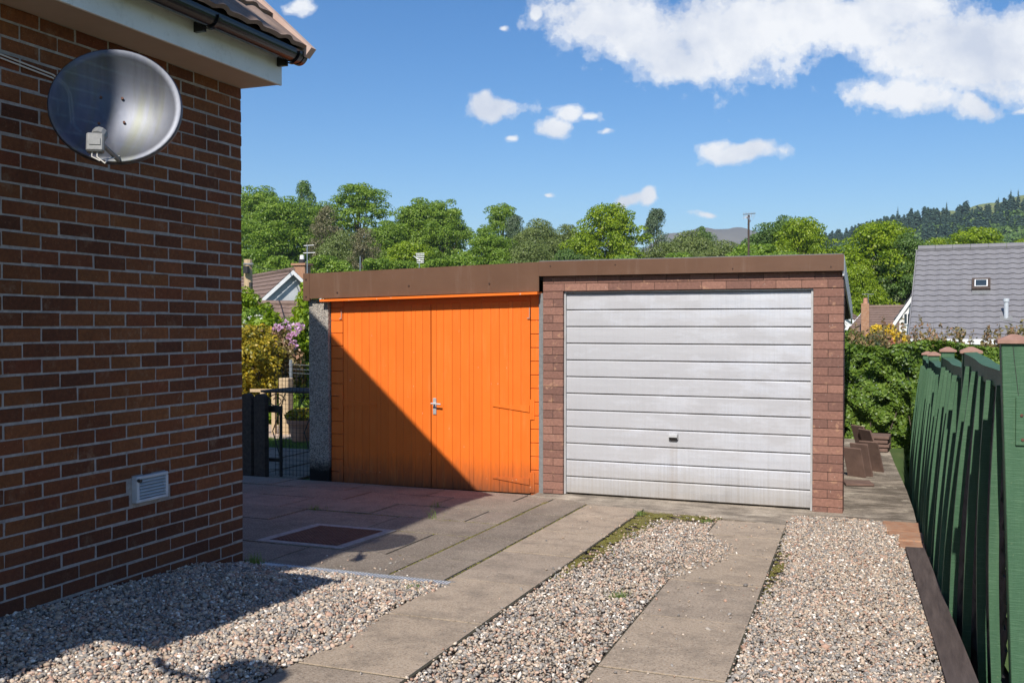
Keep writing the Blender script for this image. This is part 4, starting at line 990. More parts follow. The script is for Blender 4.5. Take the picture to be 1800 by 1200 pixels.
def bow(seed, y, z):
    t = (z + .2) / -1.6
    return -.125 * t * min(1.0, max(0.0, (y - 4.8) / 1.3)) - .012 * math.sin(math.pi * min(1, max(0, t)))
for i in range(4):
    (xa, ya, za, _), (xb, yb, zb, _) = posts[i], posts[i + 1]
    ya += .052; yb -= .048
    p = thing('woven_fence', ((xa + xb) / 2, (ya + yb) / 2, -1.8), labs[i], 'fence panel', PG)
    zt = min(za, zb) - (.06 if i else .015); zb_ = -1.80 - .05 * i
    rr = random.Random(40 + i); NS = 14
    X = lambda y: xa + (xb - xa) * (y - ya) / (yb - ya) - .004
    sag = lambda y: -.035 * (1 - (y - ya) / (yb - ya)) * (1 if i == 0 else .3) + (-.012 * math.sin(math.pi * (y - ya) / (yb - ya)))
    # black overlapping boards, a little wavy
    b = MB(); z = zt - .02; bh = .105; wv = [rr.uniform(-.005, .005) for _ in range(40)]; kk = 0
    while z > zb_:
        V = []
        for j in range(NS + 1):
            y = ya + (yb - ya) * j / NS; w2 = wv[kk] * math.sin(j * 1.25 + kk) * 1.6; s_ = sag(y)
            V += [(X(y) + bow(i, y, z) + .012 + w2, y, z + s_), (X(y) + bow(i, y, z - bh) - .010 + w2 * 1.2, y, z - bh - .012 + s_ + .008 * math.sin(j * .9 + kk * 2)),
                  (X(y) + bow(i, y, z - bh) + .002 + w2 * 1.2, y, z - bh - .012 + s_ + .008 * math.sin(j * .9 + kk * 2))]
        F = [(q * 3 + e, q * 3 + e + 1, q * 3 + e + 4, q * 3 + e + 3) for q in range(NS) for e in (0, 1)]
        b.add(V, F); z -= bh; kk += 1
    b.obj('overlap_boards', 'blackboard', p, fix=False)
    # top rail
    b = MB(); V = []
    for j in range(NS + 1):
        y = ya + (yb - ya) * j / NS; s_ = sag(y); x = X(y) + .006 * math.sin(j * .8)
        V += [(x - .030, y, zt - .075 + s_), (x - .030, y, zt + s_), (x - .034, y, zt + .004 + s_), (x + .038, y, zt + .008 + s_), (x + .038, y, zt - .01 + s_)]
    F = [(q * 5 + e, q * 5 + e + 1, q * 5 + e + 6, q * 5 + e + 5) for q in range(NS) for e in range(4)] + [(0, 1, 2, 3, 4), tuple(NS * 5 + e for e in range(5))]
    b.add(V, F); b.obj('top_rail', 'green', p)
    b = MB(); V = []
    for j in range(NS + 1):
        y = ya + (yb - ya) * j / NS; x = X(y) + bow(i, y, zb_)
        V += [(x - .028, y, zb_), (x - .028, y, zb_ + .045), (x + .02, y, zb_ + .045), (x + .02, y, zb_)]
    b.add(V, [(q * 4 + e, q * 4 + (e + 1) % 4, q * 4 + 4 + (e + 1) % 4, q * 4 + 4 + e) for q in range(NS) for e in range(4)]); b.obj('bottom_rail', 'green', p)
    # vertical battens bowing towards the drive
    nb = 5
    for q in range(nb):
        yc = ya + (yb - ya) * ((q + .22) / nb) + rr.uniform(-.03, .03); yc2 = yc + rr.uniform(-.055, .055); amp = rr.uniform(.0, .022); V = []; n2 = 16
        wd = .021
        for j in range(n2 + 1):
            t = j / n2; z = zt - .055 + (zb_ + .01 - zt + .055) * t + sag(yc) * (1 - t); y = yc + (yc2 - yc) * t + .012 * math.sin(t * 5 + q)
            x = X(y) + bow(i, y, z) - .018 - amp * math.sin(math.pi * t)
            V += [(x - .031, y - wd, z), (x - .031, y + wd, z), (x + .008, y + wd, z), (x + .008, y - wd, z)]
        b = MB(); b.add(V, [(e * 4 + a, e * 4 + (a + 1) % 4, e * 4 + 4 + (a + 1) % 4, e * 4 + 4 + a) for e in range(n2) for a in range(4)] + [(0, 1, 2, 3), tuple(n2 * 4 + a for a in range(4))])
        b.obj('batten', 'green', p)

# ------------------------------------------------------------ FOLIAGE
def leaves(P, N, size, seed, asp=.65, droop=0.0):
    """leaf quads (diamond-ish) at P facing about N"""
    r = np.random.default_rng(seed); n = len(P)
    N = N + r.normal(0, .55, (n, 3)); N[:, 2] += .25; N /= np.linalg.norm(N, axis=1)[:, None] + 1e-9
    a = r.normal(0, 1, (n, 3)); a[:, 2] -= droop; T = a - N * (a * N).sum(1)[:, None]; T /= np.linalg.norm(T, axis=1)[:, None] + 1e-9
    B = np.cross(N, T); s = size * r.uniform(.6, 1.35, n)
    p0 = P - T * s[:, None]; p1 = P + B * (s * asp)[:, None] + N * (s * .15)[:, None]; p2 = P + T * s[:, None]; p3 = P - B * (s * asp)[:, None] + N * (s * .15)[:, None]
    V = np.stack([p0, p1, p2, p3], 1).reshape(-1, 3); F = np.arange(4 * n).reshape(-1, 4); return V, F
def sph(r, n):
    v = r.normal(0, 1, (n, 3)); return v / np.linalg.norm(v, axis=1)[:, None]
def crown_pts(r, blobs, n):
    """blobs: (k,6) centre + radii"""
    b = np.array(blobs); wgt = (b[:, 3] * b[:, 5]) ; k = r.choice(len(b), n, p=wgt / wgt.sum())
    d = sph(r, n); rad = np.where(r.random(n) < .75, r.uniform(.8, 1.08, n), r.uniform(.3, .85, n))
    d[:, 2] = np.where((d[:, 2] < -.3) & (r.random(n) < .6), -d[:, 2], d[:, 2])
    return b[k, :3] + d * b[k, 3:] * rad[:, None], d
def tree_proto(name, seed, H, wid, lm, n=7000, leaf=.17, nb=60, shape='round', trunk=.22, droop=0.0, sub=(.12, .24), dens=1.0, col_bark='bark'):
    r = np.random.default_rng(seed); root = bpy.data.objects.new(name, None); C.objects.link(root)
    z0 = H * trunk; blobs = []; cz = (z0 + H) / 2; hz = (H - z0) / 2
    for i in range(nb):
        d = sph(r, 1)[0]; q = r.uniform(.25, 1.0) ** .5
        if r.random() < .45: d[2] = abs(d[2])
        if shape == 'round': c = np.array([d[0] * wid / 2, d[1] * wid / 2, cz + d[2] * hz]) * 1.0; c[:2] *= q; c[2] = cz + d[2] * hz * q
        elif shape == 'tall': t = r.random(); rr = wid / 2 * (math.sin(math.pi * min(1, (t * .85 + .12))) ** .8) * q; a = r.uniform(0, 6.28); c = np.array([math.cos(a) * rr, math.sin(a) * rr, z0 + (H - z0) * t])
        elif shape == 'cone': t = r.random() ** 1.3; rr = wid / 2 * (1 - t) * q; a = r.uniform(0, 6.28); c = np.array([math.cos(a) * rr, math.sin(a) * rr, z0 + (H - z0) * t])
        s = wid * r.uniform(*sub) * (1.25 if i < nb * .3 else .72); k_ = 1.0 if i < nb * .3 else 1.08; c[:2] *= k_; blobs.append([*c, s * r.uniform(.8, 1.3), s * r.uniform(.8, 1.3), s * (.55 if shape != 'tall' else .9)])
    B = np.array(blobs); B[:, 2] = np.minimum(B[:, 2], H - B[:, 5])
    if shape == 'round':
        hi = B[:, 2] > H * .82; B[hi, :2] *= .75; B[hi, 3:] *= 1.15; B[:, 2] = np.minimum(B[:, 2], H - B[:, 5])
    P, N = crown_pts(r, B, n); V, F = leaves(P, N, leaf, seed + 1, .7, droop)
    npmesh('crown', V, F, lm, root)
    b = MB(); top = (0, 0, H * .8); b.tube([(0, 0, -.5), (wid * .01, 0, H * .25), (wid * .03, wid * .02, H * .5), (0, 0, H * .85)], [H * .026, H * .018, H * .011, H * .003], 8)
    for i in range(22):
        c = B[r.integers(len(B))]; zz = max(z0 * .6, c[2] - r.uniform(.12, .3) * H); m_ = ((c[0]) * .45, (c[1]) * .45, (zz + c[2]) / 2 - .02 * H)
        b.tube([(0, 0, zz), m_, (c[0], c[1], c[2])], [H * .008, H * .005, H * .0015], 5, False)
    b.obj('trunk', col_bark, root, fix=False)
    return root
TG = 'trees on the wooded bank behind the garages'
protoz = {}
def terr(x, y): return float(terrain(np.array(x), np.array(y)))
def place_tree(key, px, top, wpx, Z, label, cat='tree', group=TG, base=None):
    root, H, wid = protoz[key]['o'], protoz[key]['H'], protoz[key]['w']
    p = at(px, top, Z); zb = terr(p.x, p.y) if base is None else base; h = p.z - zb; sx = (wpx / 1750 * Z) / wid
    rz = (px * 7.13) % 6.28
    if not protoz[key]['used']:
        protoz[key]['used'] = True; root.location = (p.x, p.y, zb); root.rotation_euler = (0, 0, rz); root.scale = (sx, sx, h / H)
        tag(root, label, cat, group)
    else:
        o = dup(root, (p.x, p.y, zb), rz, (sx, sx, h / H), label, group); o['category'] = cat
def proto(key, name, *a, **k):
    protoz[key] = dict(o=tree_proto(name, *a, **k), H=a[1], w=a[2], used=False)
proto('beech', 'beech_tree', 1, 18, 9, 'leaf_mid', n=42000, leaf=.125, nb=230, sub=(.07, .17), trunk=.06)
proto('airy', 'beech_tree', 2, 20, 9, 'leaf_mid', n=20000, leaf=.125, nb=190, sub=(.05, .13), trunk=.28)
proto('lime', 'sycamore_tree', 3, 17, 10, 'leaf_lime', n=42000, leaf=.13, nb=210, sub=(.07, .17), trunk=.05)
proto('olive', 'willow_tree', 4, 15, 9, 'leaf_olive', n=38000, leaf=.105, nb=210, sub=(.07, .18), trunk=.04, droop=.8)
proto('birch', 'birch_tree', 5, 18, 6, 'leaf_grey', n=14000, leaf=.12, nb=110, sub=(.09, .2), shape='tall', trunk=.12, droop=1.5)
proto('dark', 'oak_tree', 6, 16, 9, 'leaf_dark', n=40000, leaf=.12, nb=200, sub=(.07, .17), trunk=.04)
proto('bronze', 'ash_tree', 7, 17, 6, 'leaf_brown', n=10000, leaf=.11, nb=100, sub=(.08, .18), shape='tall', trunk=.12, droop=.8)
proto('pine', 'pine_tree', 8, 18, 6, 'leaf_dark', n=12000, leaf=.14, nb=80, sub=(.09, .2), shape='tall', trunk=.25)
proto('bush', 'tall_shrub', 9, 9, 4.6, 'leaf_mid', n=24000, leaf=.09, nb=70, sub=(.1, .2), trunk=.02)
TL = [
 ('beech', 448, 326, 100, 118, 'green broadleaf tree whose crown touches the house corner'),
 ('pine', 535, 318, 42, 126, 'thin dark pine top standing above the left group'),
 ('beech', 492, 345, 115, 110, 'broad mid green tree, second from the house corner'),
 ('beech', 552, 352, 80, 116, 'mid green tree below the thin pine'),
 ('bronze', 572, 362, 62, 96, 'bronze grey thin leaved tree with bare pale stems'),
 ('airy', 630, 321, 108, 118, 'tall airy tree with sky showing through above the bronze one'),
 ('bronze', 640, 400, 55, 90, 'low bronze tree right of the pale stemmed one'),
 ('olive', 605, 405, 95, 94, 'pale olive tree in front of the airy tree'),
 ('beech', 676, 388, 80, 104, 'small rounded green tree in the gap left of the tall pair'),
 ('beech', 735, 348, 92, 108, 'tall rounded tree left of a pair, olive green top'),
 ('beech', 784, 350, 78, 106, 'tall tree right of a pair, its crown leaning right'),
 ('lime', 720, 425, 110, 84, 'low yellow green tree under the tall pair'),
 ('beech', 856, 402, 104, 90, 'round bushy green tree low behind the middle of the orange garage roof'),
 ('airy', 880, 357, 70, 116, 'pale airy tree top above the round bushy tree'),
 ('birch', 905, 378, 46, 108, 'drooping grey green birch right of the pale airy top'),
 ('olive', 945, 384, 82, 104, 'olive tree above the joint of the two garage roofs'),
 ('olive', 995, 394, 82, 106, 'olive tree left of the bright oak'),
 ('olive', 930, 425, 110, 90, 'low olive tree filling the gap above the roof joint'),
 ('lime', 1072, 357, 118, 92, 'large bright yellow green tree above the silver door garage'),
 ('dark', 1000, 438, 90, 88, 'dark low tree left of the bright yellow green one'),
 ('birch', 1155, 367, 54, 104, 'rounded grey birch with sky behind it'),
 ('olive', 1165, 425, 100, 92, 'olive tree under the grey birch'),
 ('olive', 1215, 405, 100, 98, 'olive tree left of the brown moorland hill'),
 ('dark', 1236, 398, 50, 100, 'small dark pointed top above the olive trees'),
 ('olive', 1270, 422, 100, 90, 'olive tree left of the tall television aerial'),
 ('dark', 1348, 392, 92, 86, 'dark olive tree right of the television aerial'),
 ('dark', 1382, 378, 66, 92, 'dark tree behind the bright round one'),
 ('lime', 1412, 381, 104, 84, 'bright round tree above the right end of the garage roof'),
 ('bush', 1330, 418, 110, 74, 'low pale shrub behind the television aerial'),
 ('lime', 1552, 388, 140, 68, 'big bright lime tree between the garage and the grey roof'),
 ('dark', 1598, 410, 84, 66, 'darker tree against the left edge of the grey roof'),
 ('lime', 1505, 465, 80, 64, 'green tree just right of the garage fascia end'),
 ('lime', 1712, 400, 130, 90, 'yellow green tree top rising behind the grey roof ridge'),
 ('lime', 1645, 418, 70, 95, 'small yellow tree top at the left end of the grey ridge'),
 ('lime', 1798, 420, 60, 95, 'yellow tree top above the grey ridge at the picture edge'),
]
for t in TL:
    t = list(t); t[3] *= 1.2 if t[0] != 'birch' and t[0] != 'pine' else 1.05; place_tree(*t)
US = [(440, 430, 90), (480, 440, 90), (520, 450, 80), (560, 440, 90), (600, 448, 90), (655, 446, 90), (700, 450, 90), (760, 446, 100), (815, 440, 90), (870, 450, 80), (960, 450, 80), (1040, 446, 90), (1110, 440, 90), (1200, 436, 100), (1290, 436, 90), (1390, 432, 90), (1440, 440, 60)]
names_ = ['at the house corner', 'behind the telegraph pole', 'behind the white gable', 'right of the chimney', 'below the bronze tree', 'below the airy tree', 'left of the white roof aerial', 'right of the white roof aerial',
          'left of the round bushy tree', 'under the round bushy tree', 'above the roof joint', 'under the bright oak', 'under the grey birch', 'left of the far brown hill', 'left of the tall aerial', 'under the bright round tree', 'at the garage fascia end']
for (px, top, wd), nm in zip(US, names_): place_tree('bush', px, top, wd, 72, 'low green shrub of the wood edge ' + nm, 'shrub', 'low shrubs along the wood edge')

def shrub(name, centre, radii, n, leaf, lm, label, cat='shrub', seed=1, nb=40, sub=(.18, .34), group=None, extra=None, droop=0):
    r = np.random.default_rng(seed); root = thing(name, (centre[0], centre[1], centre[2] - radii[2]), label, cat, group)
    B = []
    for i in range(nb):
        d = sph(r, 1)[0] * r.uniform(.4, .95); s = min(radii) * r.uniform(*sub) * 1.3
        B.append([centre[0] + d[0] * radii[0], centre[1] + d[1] * radii[1], centre[2] + d[2] * radii[2], s, s, s])
    P, N = crown_pts(r, B, n); V, F = leaves(P, N, leaf, seed + 1, .6, droop); npmesh('foliage', V, F, lm, root)
    b = MB()
    for i in range(8):
        c = B[i]; b.tube([(centre[0], centre[1], centre[2] - radii[2]), (c[0], c[1], c[2])], [.02, .006], 5, False)
    b.obj('stems', 'bark', root, fix=False)
    return root, np.array(B)
# hedge: box-like volume of leaves, front face visible
def hedge(label, x0, x1, y0, y1, z0, ztop, n, leaf, seed, shoots=0):
    r = np.random.default_rng(seed); root = thing('hedge', ((x0 + x1) / 2, (y0 + y1) / 2, z0), label, 'hedge')
    k = r.integers(0, 10, n); P = np.empty((n, 3)); N = np.zeros((n, 3))
    P[:, 0] = r.uniform(x0, x1, n); P[:, 1] = r.uniform(y0, y1, n); P[:, 2] = z0 + (ztop - z0) * r.random(n)
    f = k < 5; P[f, 1] = y0 + np.abs(r.normal(0, .10, f.sum())); N[f, 1] = -1
    t = (k >= 5) & (k < 7); P[t, 2] = ztop - np.abs(r.normal(0, .08, t.sum())); N[t, 2] = 1
    s = k == 7; P[s, 0] = x1 - np.abs(r.normal(0, .08, s.sum())); N[s, 0] = 1
    s = k == 8; P[s, 0] = x0 + np.abs(r.normal(0, .08, s.sum())); N[s, 0] = -1
    N[k == 9] = sph(r, (k == 9).sum())
    bump = .10 * np.sin(P[:, 0] * 5.3 + 1.7 * np.sin(P[:, 2] * 4.1)) * np.sin(P[:, 2] * 6.2 + P[:, 0] * 2) + .06 * np.sin(P[:, 0] * 13 + P[:, 2] * 3) * np.sin(P[:, 2] * 15)
    P[f, 1] -= bump[f] * 1.2
    P[:, 2] += .05 * np.sin(P[:, 0] * 4.1) * (P[:, 2] - z0) / (ztop - z0)
    hole = (np.sin(P[:, 0] * 9 + 3 * np.sin(P[:, 2] * 3)) * np.sin(P[:, 2] * 11 + 2 * np.sin(P[:, 0] * 4)) > .62) & f
    P[hole, 1] += .16; keep = r.random(n) < 2; P = P[keep]; N = N[keep]
    V, F = leaves(P, N, leaf, seed, .55); npmesh('foliage', V, F, 'leaf_hedge', root)
    if shoots:
        PP = []; NN = []
        b = MB()
        for i in range(shoots):
            x = r.uniform(x0, x1); y = r.uniform(y0, y0 + .5); h = r.uniform(.06, .3) * (1 if r.random() < .8 else 1.5); q = (r.normal(0, .06), r.normal(0, .06))
            b.tube([(x, y, ztop - .08), (x + q[0], y + q[1], ztop + h)], [.004, .002], 4, False)
            m_ = int(h * 70) + 4; tt = r.random(m_); PP.append(np.column_stack([x + q[0] * tt, y + q[1] * tt, ztop - .05 + (h + .05) * tt]) + r.normal(0, .018, (m_, 3))); NN.append(sph(r, m_))
        b.obj('shoot_stems', 'bark', root, fix=False)
        V, F = leaves(np.concatenate(PP), np.concatenate(NN), leaf * .95, seed + 2, .55); npmesh('young_shoots', V, F, 'leaf_red', root)
    b = MB()
    for i in range(int((x1 - x0) * 6)):
        x = r.uniform(x0, x1); y = y0 + .1 + r.random() * .4; b.tube([(x, y, z0), (x + r.normal(0, .1), y - .05, z0 + (ztop - z0) * .55), (x + r.normal(0, .2), y, ztop - .1)], [.014, .009, .004], 5, False)
    b.obj('stems', 'bark', root, fix=False)
    # dim core
    return root
hedge('tall glossy green hedge with reddish young shoots between the garage and the green fence', -1.6, 1.6, 15.35, 16.4, -2.4, -.29, 95000, .030, 61, 150)
hedge('lower part of the hedge growing beside the concrete ledge behind the green fence', .10, .75, 12.0, 15.3, -2.4, -.95, 34000, .028, 62, 0)

# shrubs beyond the hedge
shrub('golden_shrub', at(1563, 594, 20.5), (.40, .4, .30), 5200, .030, 'leaf_gold', 'bright yellow golden shrub above the green hedge', seed=71)
shrub('red_shrub', at(1561, 603, 18.5), (.12, .15, .10), 700, .026, 'petal_red', 'small pinkish red flowering shrub in front of the golden shrub', seed=72)
shrub('grey_shrub', at(1533, 607, 20.0), (.20, .25, .25), 2200, .028, 'leaf_grey', 'dull grey green shrub left of the golden shrub', seed=73)
shrub('slim_tree', at(1541, 590, 24), (.13, .13, .2), 700, .03, 'leaf_olive', 'small olive sapling top above the golden shrub', seed=74)
shrub('garden_shrub', at(1497, 606, 16.8), (.30, .3, .25), 2200, .03, 'leaf_hedge', 'loose green shrub top at the garage side of the hedge', seed=75)
# left garden
shrub('golden_hedge_shrub', at(442, 640, 17.5), (.5, .6, .75), 9000, .034, 'leaf_goldgreen', 'orange gold conifer like shrub next to the house corner', seed=81, nb=60)
rh, RB = shrub('rhododendron', at(515, 640, 19.5), (1.0, .8, 1.05), 9000, .065, 'leaf_lime', 'rhododendron with purple flower heads behind the gate', seed=82, nb=50)
PP = []; r = np.random.default_rng(90)
for (px, py, rad) in ((502, 571, .11), (520, 577, .12), (487, 575, .08), (527, 574, .10), (518, 586, .06), (508, 592, .06), (516, 605, .09), (465, 602, .08), (480, 600, .06), (446, 588, .05)):
    c = np.array(at(px, py, 18.45)); d = sph(r, 34); PP = c + d * rad * .9 * np.array([1, 1, .85]); V, F = leaves(PP, sph(r, len(PP)), .03, 91, .8); npmesh('flower_head', V, F, 'petal', rh)
shrub('mixed_shrub', at(470, 640, 18.6), (.8, .6, .7), 7000, .045, 'leaf_red', 'bronze and green shrub between the golden shrub and the rhododendron', seed=83, nb=50)
shrub('dark_conifer_shrub', at(498, 668, 19.6), (1.6, .5, .62), 9000, .04, 'leaf_dark', 'dark green shrub bank below the rhododendron', seed=84, nb=60)
shrub('feathery_tree', at(505, 592, 23.5), (.85, .8, .42), 5000, .035, 'leaf_olive', 'feathery pale green tree in front of the lower brown roof', seed=85, nb=40, sub=(.22, .4))
ws, _ = shrub('white_flower_shrub', at(450, 585, 22), (.45, .5, .5), 3500, .045, 'leaf_mid', 'green shrub dotted with white blossom beside the telegraph pole', seed=86)
PP = np.array(at(452, 588, 21.5)) + sph(r, 260) * np.array([.42, .3, .42]); V, F = leaves(PP, sph(r, 260), .03, 92, .8); npmesh('blossom', V, F, 'petal_white', ws)
shrub('green_tree', at(436, 545, 27), (.5, .6, .6), 4500, .05, 'leaf_lime', 'leafy green tree behind the telegraph pole below the brown roof', 'tree', seed=87, nb=50)
shrub('garden_shrub', at(545, 560, 20), (.3, .3, .9), 2600, .045, 'leaf_lime', 'bright green leafy shrub touching the pebbledash pillar', seed=88)
shrub('low_plants', at(485, 715, 17.8), (1.7, .35, .42), 6000, .05, 'leaf_mid', 'leafy plants behind the pale wooden fence', 'plants', seed=89, nb=50)
b = MB()
r = np.random.default_rng(3); n = 9000; P = np.column_stack([r.uniform(-13, -6.4, n), r.uniform(12.0, 13.1, n), np.full(n, -1.80)])
V, F = blades(P, .045, 33, .004, .6); tag(npmesh('lawn', V, F, 'grass'), 'strip of short sunlit lawn beyond the gate', 'lawn', kind='stuff')

# ------------------------------------------------------------ GATE AREA
gp = 'dark weathered gate posts by the house corner'
for i, (x, lab) in enumerate(((-7.12, 'round topped dark wooden gate post touching the house corner'), (-6.93, 'round topped dark wooden gate post beside the wire mesh gate'))):
    b = MB(); prof = [(x - .075, -1.85), (x + .075, -1.85), (x + .075, -.87)] + [(x + .075 * math.cos(a), -.87 + .06 * math.sin(a)) for a in [math.pi * k / 8 for k in range(1, 8)]] + [(x - .075, -.87)]
    V0 = [(p[0], 9.62, p[1]) for p in prof]; V1 = [(p[0], 9.66 + .04, p[1]) for p in prof]; nn = len(prof)
    b.add(V0 + V1, [tuple(range(nn))[::-1], tuple(range(nn, 2 * nn))] + [(k, (k + 1) % nn, nn + (k + 1) % nn, nn + k) for k in range(nn)])
    tag(b.obj('gate_post', 'darkwood'), lab, 'gate post', gp)
gt_ = thing('mesh_gate', (-6.5, 9.75, -1.8), 'black wire mesh garden gate between the dark posts and the garage', 'gate')
b = MB()
for k in range(15): 
    x = -6.80 + k * .048; b.tube([(x, 9.75, -1.76), (x, 9.75, -.50)], .0028, 4)
for k in range(24): b.tube([(-6.81, 9.753, -1.74 + k * .054), (-6.08, 9.753, -1.74 + k * .054)], .0022, 4)
b.obj('wire_mesh', 'darkmetal', gt_)
b = MB(); b.tube([(-6.72, 9.745, -1.80), (-6.72, 9.745, -.98)], .018, 8); b.tube([(-6.10, 9.745, -1.80), (-6.10, 9.745, -.5)], .014, 8); b.obj('upright', 'darkmetal', gt_)
b = MB(); b.box(-6.9, -6.70, 9.735, 9.755, -1.03, -.95); b.obj('upper_bracket', 'darkmetal', gt_)
b = MB(); b.box(-6.9, -6.70, 9.735, 9.755, -1.60, -1.56); b.obj('lower_bracket', 'darkmetal', gt_)
# metal post with wires, wooden fence, bench table, pot
mp = thing('washing_line_post', at(511, 745, 17.0), 'slim grey metal post with wires standing beyond the gate', 'post')
a0 = at(511, 735, 17.0); a1 = at(511, 632, 17.0)
b = MB(); b.tube([a0, a1], .028, 10); b.obj('post', 'steel', mp)
b = MB()
for (py, q) in ((640, 1), (648, 2), (655, 4)): b.tube([at(507, py, 17.0), at(560, py + 3, 17.3)], .006, 5)
b.obj('wires', 'steel', mp)
wf = thing('wooden_fence', at(480, 742, 16.2), 'low pale wooden post and rail fence in the garden beyond the gate', 'fence')
b = MB(); p0 = at(503, 741, 16.2); b.box(p0.x - .09, p0.x + .09, p0.y - .08, p0.y + .08, -1.8, at(503, 664, 16.2).z, None, .01); b.obj('post', 'palewood', wf)
for px in (462, 482):
    b = MB(); p0 = at(px, 735, 16.2); b.box(p0.x - .035, p0.x + .035, p0.y - .03, p0.y + .03, -1.8, at(px, 686, 16.2).z, None, .005); b.obj('upright', 'palewood', wf)
b = MB(); p0 = at(440, 686, 16.2); p1 = at(502, 686, 16.2); b.tube([p0, p1], .035, 4); b.obj('rail', 'palewood', wf)
bt = thing('garden_table', at(532, 735, 13.6), 'dark slatted garden table with scrolled iron legs behind the gate', 'table')
b = MB(); c0 = at(530, 684, 13.6)
for k in range(7): b.box(c0.x - .42, c0.x + .6, c0.y - .35 + k * .1, c0.y - .27 + k * .1, c0.z - .03, c0.z, None, .004)
b.obj('table_top', 'darkwood', bt)
for s_ in (-.2, .3):
    b = MB(); pts = [(c0.x + s_ + .14 * math.cos(a) * (1 - a / 14), c0.y - .3, c0.z - .14 + .10 * math.sin(a) * (1 - a / 14)) for a in np.linspace(0, 9, 26)]; b.tube(pts, .007, 5)
    b.tube([(c0.x + s_ + .14, c0.y - .3, c0.z - .04), (c0.x + s_ + .05, c0.y - .3, c0.z - .3), (c0.x + s_ - .06, c0.y - .3, c0.z - .55), (c0.x + s_ + .06, c0.y - .3, -1.79)], .008, 6)
    b.obj('leg', 'darkmetal', bt)
pt_ = thing('flower_pot', at(535, 738, 15.2), 'large terracotta flower pot with plants beyond the garden table', 'plant pot')
b = MB(); c0 = at(532, 740, 15.2); b.lathe([(0, 0), (.16, 0), (.22, .27), (.24, .27), (.245, .33), (.21, .33), (.20, .25), (0, .25)], (c0.x, c0.y, -1.785), 20); b.obj('pot', 'terracotta', pt_, smooth=False)
r = np.random.default_rng(6); P = np.array([c0.x, c0.y, -1.40]) + sph(r, 500) * np.array([.25, .25, .10]); V, F = leaves(P, sph(r, 500), .035, 7, .6); npmesh('plant', V, F, 'leaf_goldgreen', pt_)

# telegraph pole
tp = thing('telegraph_pole', at(438, 640, 28), 'old wooden telegraph pole with wires close to the house corner', 'telegraph pole')
b = MB(); top = at(436, 456, 28); bot = Vector((top.x + .03, top.y, -3.4)); b.tube([bot, top], [.16, .115], 10); b.obj('pole', 'palewood', tp)
b = MB(); c0 = at(433, 474, 27.8); b.lathe([(0, -.1), (.09, -.1), (.09, .1), (0, .1)], c0, 10); b.obj('transformer_box', 'darkmetal', tp); b = MB(); c1 = at(441, 502, 27.8); b.lathe([(0, -.09), (.05, -.09), (.05, .09), (0, .09)], c1, 8); b.obj('transformer_box', 'darkmetal', tp)
b = MB(); b.tube([at(428, 464, 27.9), at(445, 464, 27.9)], .03, 6); b.obj('cross_arm', 'steel', tp); b = MB(); b.tube([at(431, 529, 27.9), at(443, 528, 27.9)], .015, 6); b.obj('cross_arm', 'steel', tp)
b = MB()
for d in (0, 3): b.tube([at(441, 464 + d, 27.9), at(470, 472 + d, 32), at(520, 476 + d, 40)], .010, 4)
b.obj('wires', 'darkmetal', tp)

# ------------------------------------------------------------ DISTANT HOUSES
def gable_house(name, label, centre, L, D, ez, rz_, ang, wallm, roofm, base, mode='wave', tw=.3, cw=.33, over=.25, barge='white', seg=4):
    """ridge along local x; ez eaves height, rz_ ridge height (world z), ang rotation"""
    root = thing(name, (centre[0], centre[1], base), label, 'house', None, ang)
    cs, sn = math.cos(ang), math.sin(ang)
    def Wp(x, y, z): return Vector((centre[0] + x * cs - y * sn, centre[1] + x * sn + y * cs, z))
    b = MB(); poly = [(-D / 2, base), (D / 2, base), (D / 2, ez), (0, rz_ - .12), (-D / 2, ez)]
    V = [Wp(-L / 2, p[0], p[1]) for p in poly] + [Wp(L / 2, p[0], p[1]) for p in poly]; n = 5
    b.add(V, [tuple(range(n)), tuple(range(n, 2 * n))[::-1]] + [(i, (i + 1) % n, n + (i + 1) % n, n + i) for i in range(n)])
    b.obj('walls', wallm, root)
    sl = math.hypot(D / 2, rz_ - ez); slope = Vector((0, D / 2, rz_ - ez)).normalized()
    for sgn in (-1, 1):
        s = Wp(0, -sgn * slope.y, 0) - Wp(0, 0, 0); s.z = slope.z
        lo = Wp(-L / 2 - over, sgn * D / 2, ez) - s * .25; u = Wp(1, 0, 0) - Wp(0, 0, 0); u.z = 0
        tile_roof('roof', roofm, root, lo, u, s, L + 2 * over, sl + .25, tw, cw, .014, .035, seg, mode)
    b = MB(); a0 = Wp(-L / 2 - over, 0, rz_ + .02); a1 = Wp(L / 2 + over, 0, rz_ + .02)
    n = int((L + 2 * over) / .45)
    for i in range(n):
        p = a0.lerp(a1, i / n + .002); q = a0.lerp(a1, (i + 1) / n + .001); b.tube([p, q], .10, 8)
    b.obj('ridge_tiles', roofm, root)
    for sx in (-1, 1):   # barge boards
        b = MB()
        for sgn in (-1, 1):
            p = Wp(sx * (L / 2 + over + .01), sgn * (D / 2 + .2), ez - .2 * (rz_ - ez) / (D / 2)); q = Wp(sx * (L / 2 + over + .01), 0, rz_); dn_ = Vector((0, 0, -.17)); t = (Wp(sx * .03, 0, 0) - Wp(0, 0, 0)); t.z = 0
            b.add([p, q, q + dn_, p + dn_, p + t, q + t, q + dn_ + t, p + dn_ + t], [(0, 1, 2, 3), (4, 7, 6, 5), (0, 4, 5, 1), (1, 5, 6, 2), (2, 6, 7, 3), (3, 7, 4, 0)])
        b.obj('barge_board', barge, root)
    return root, Wp
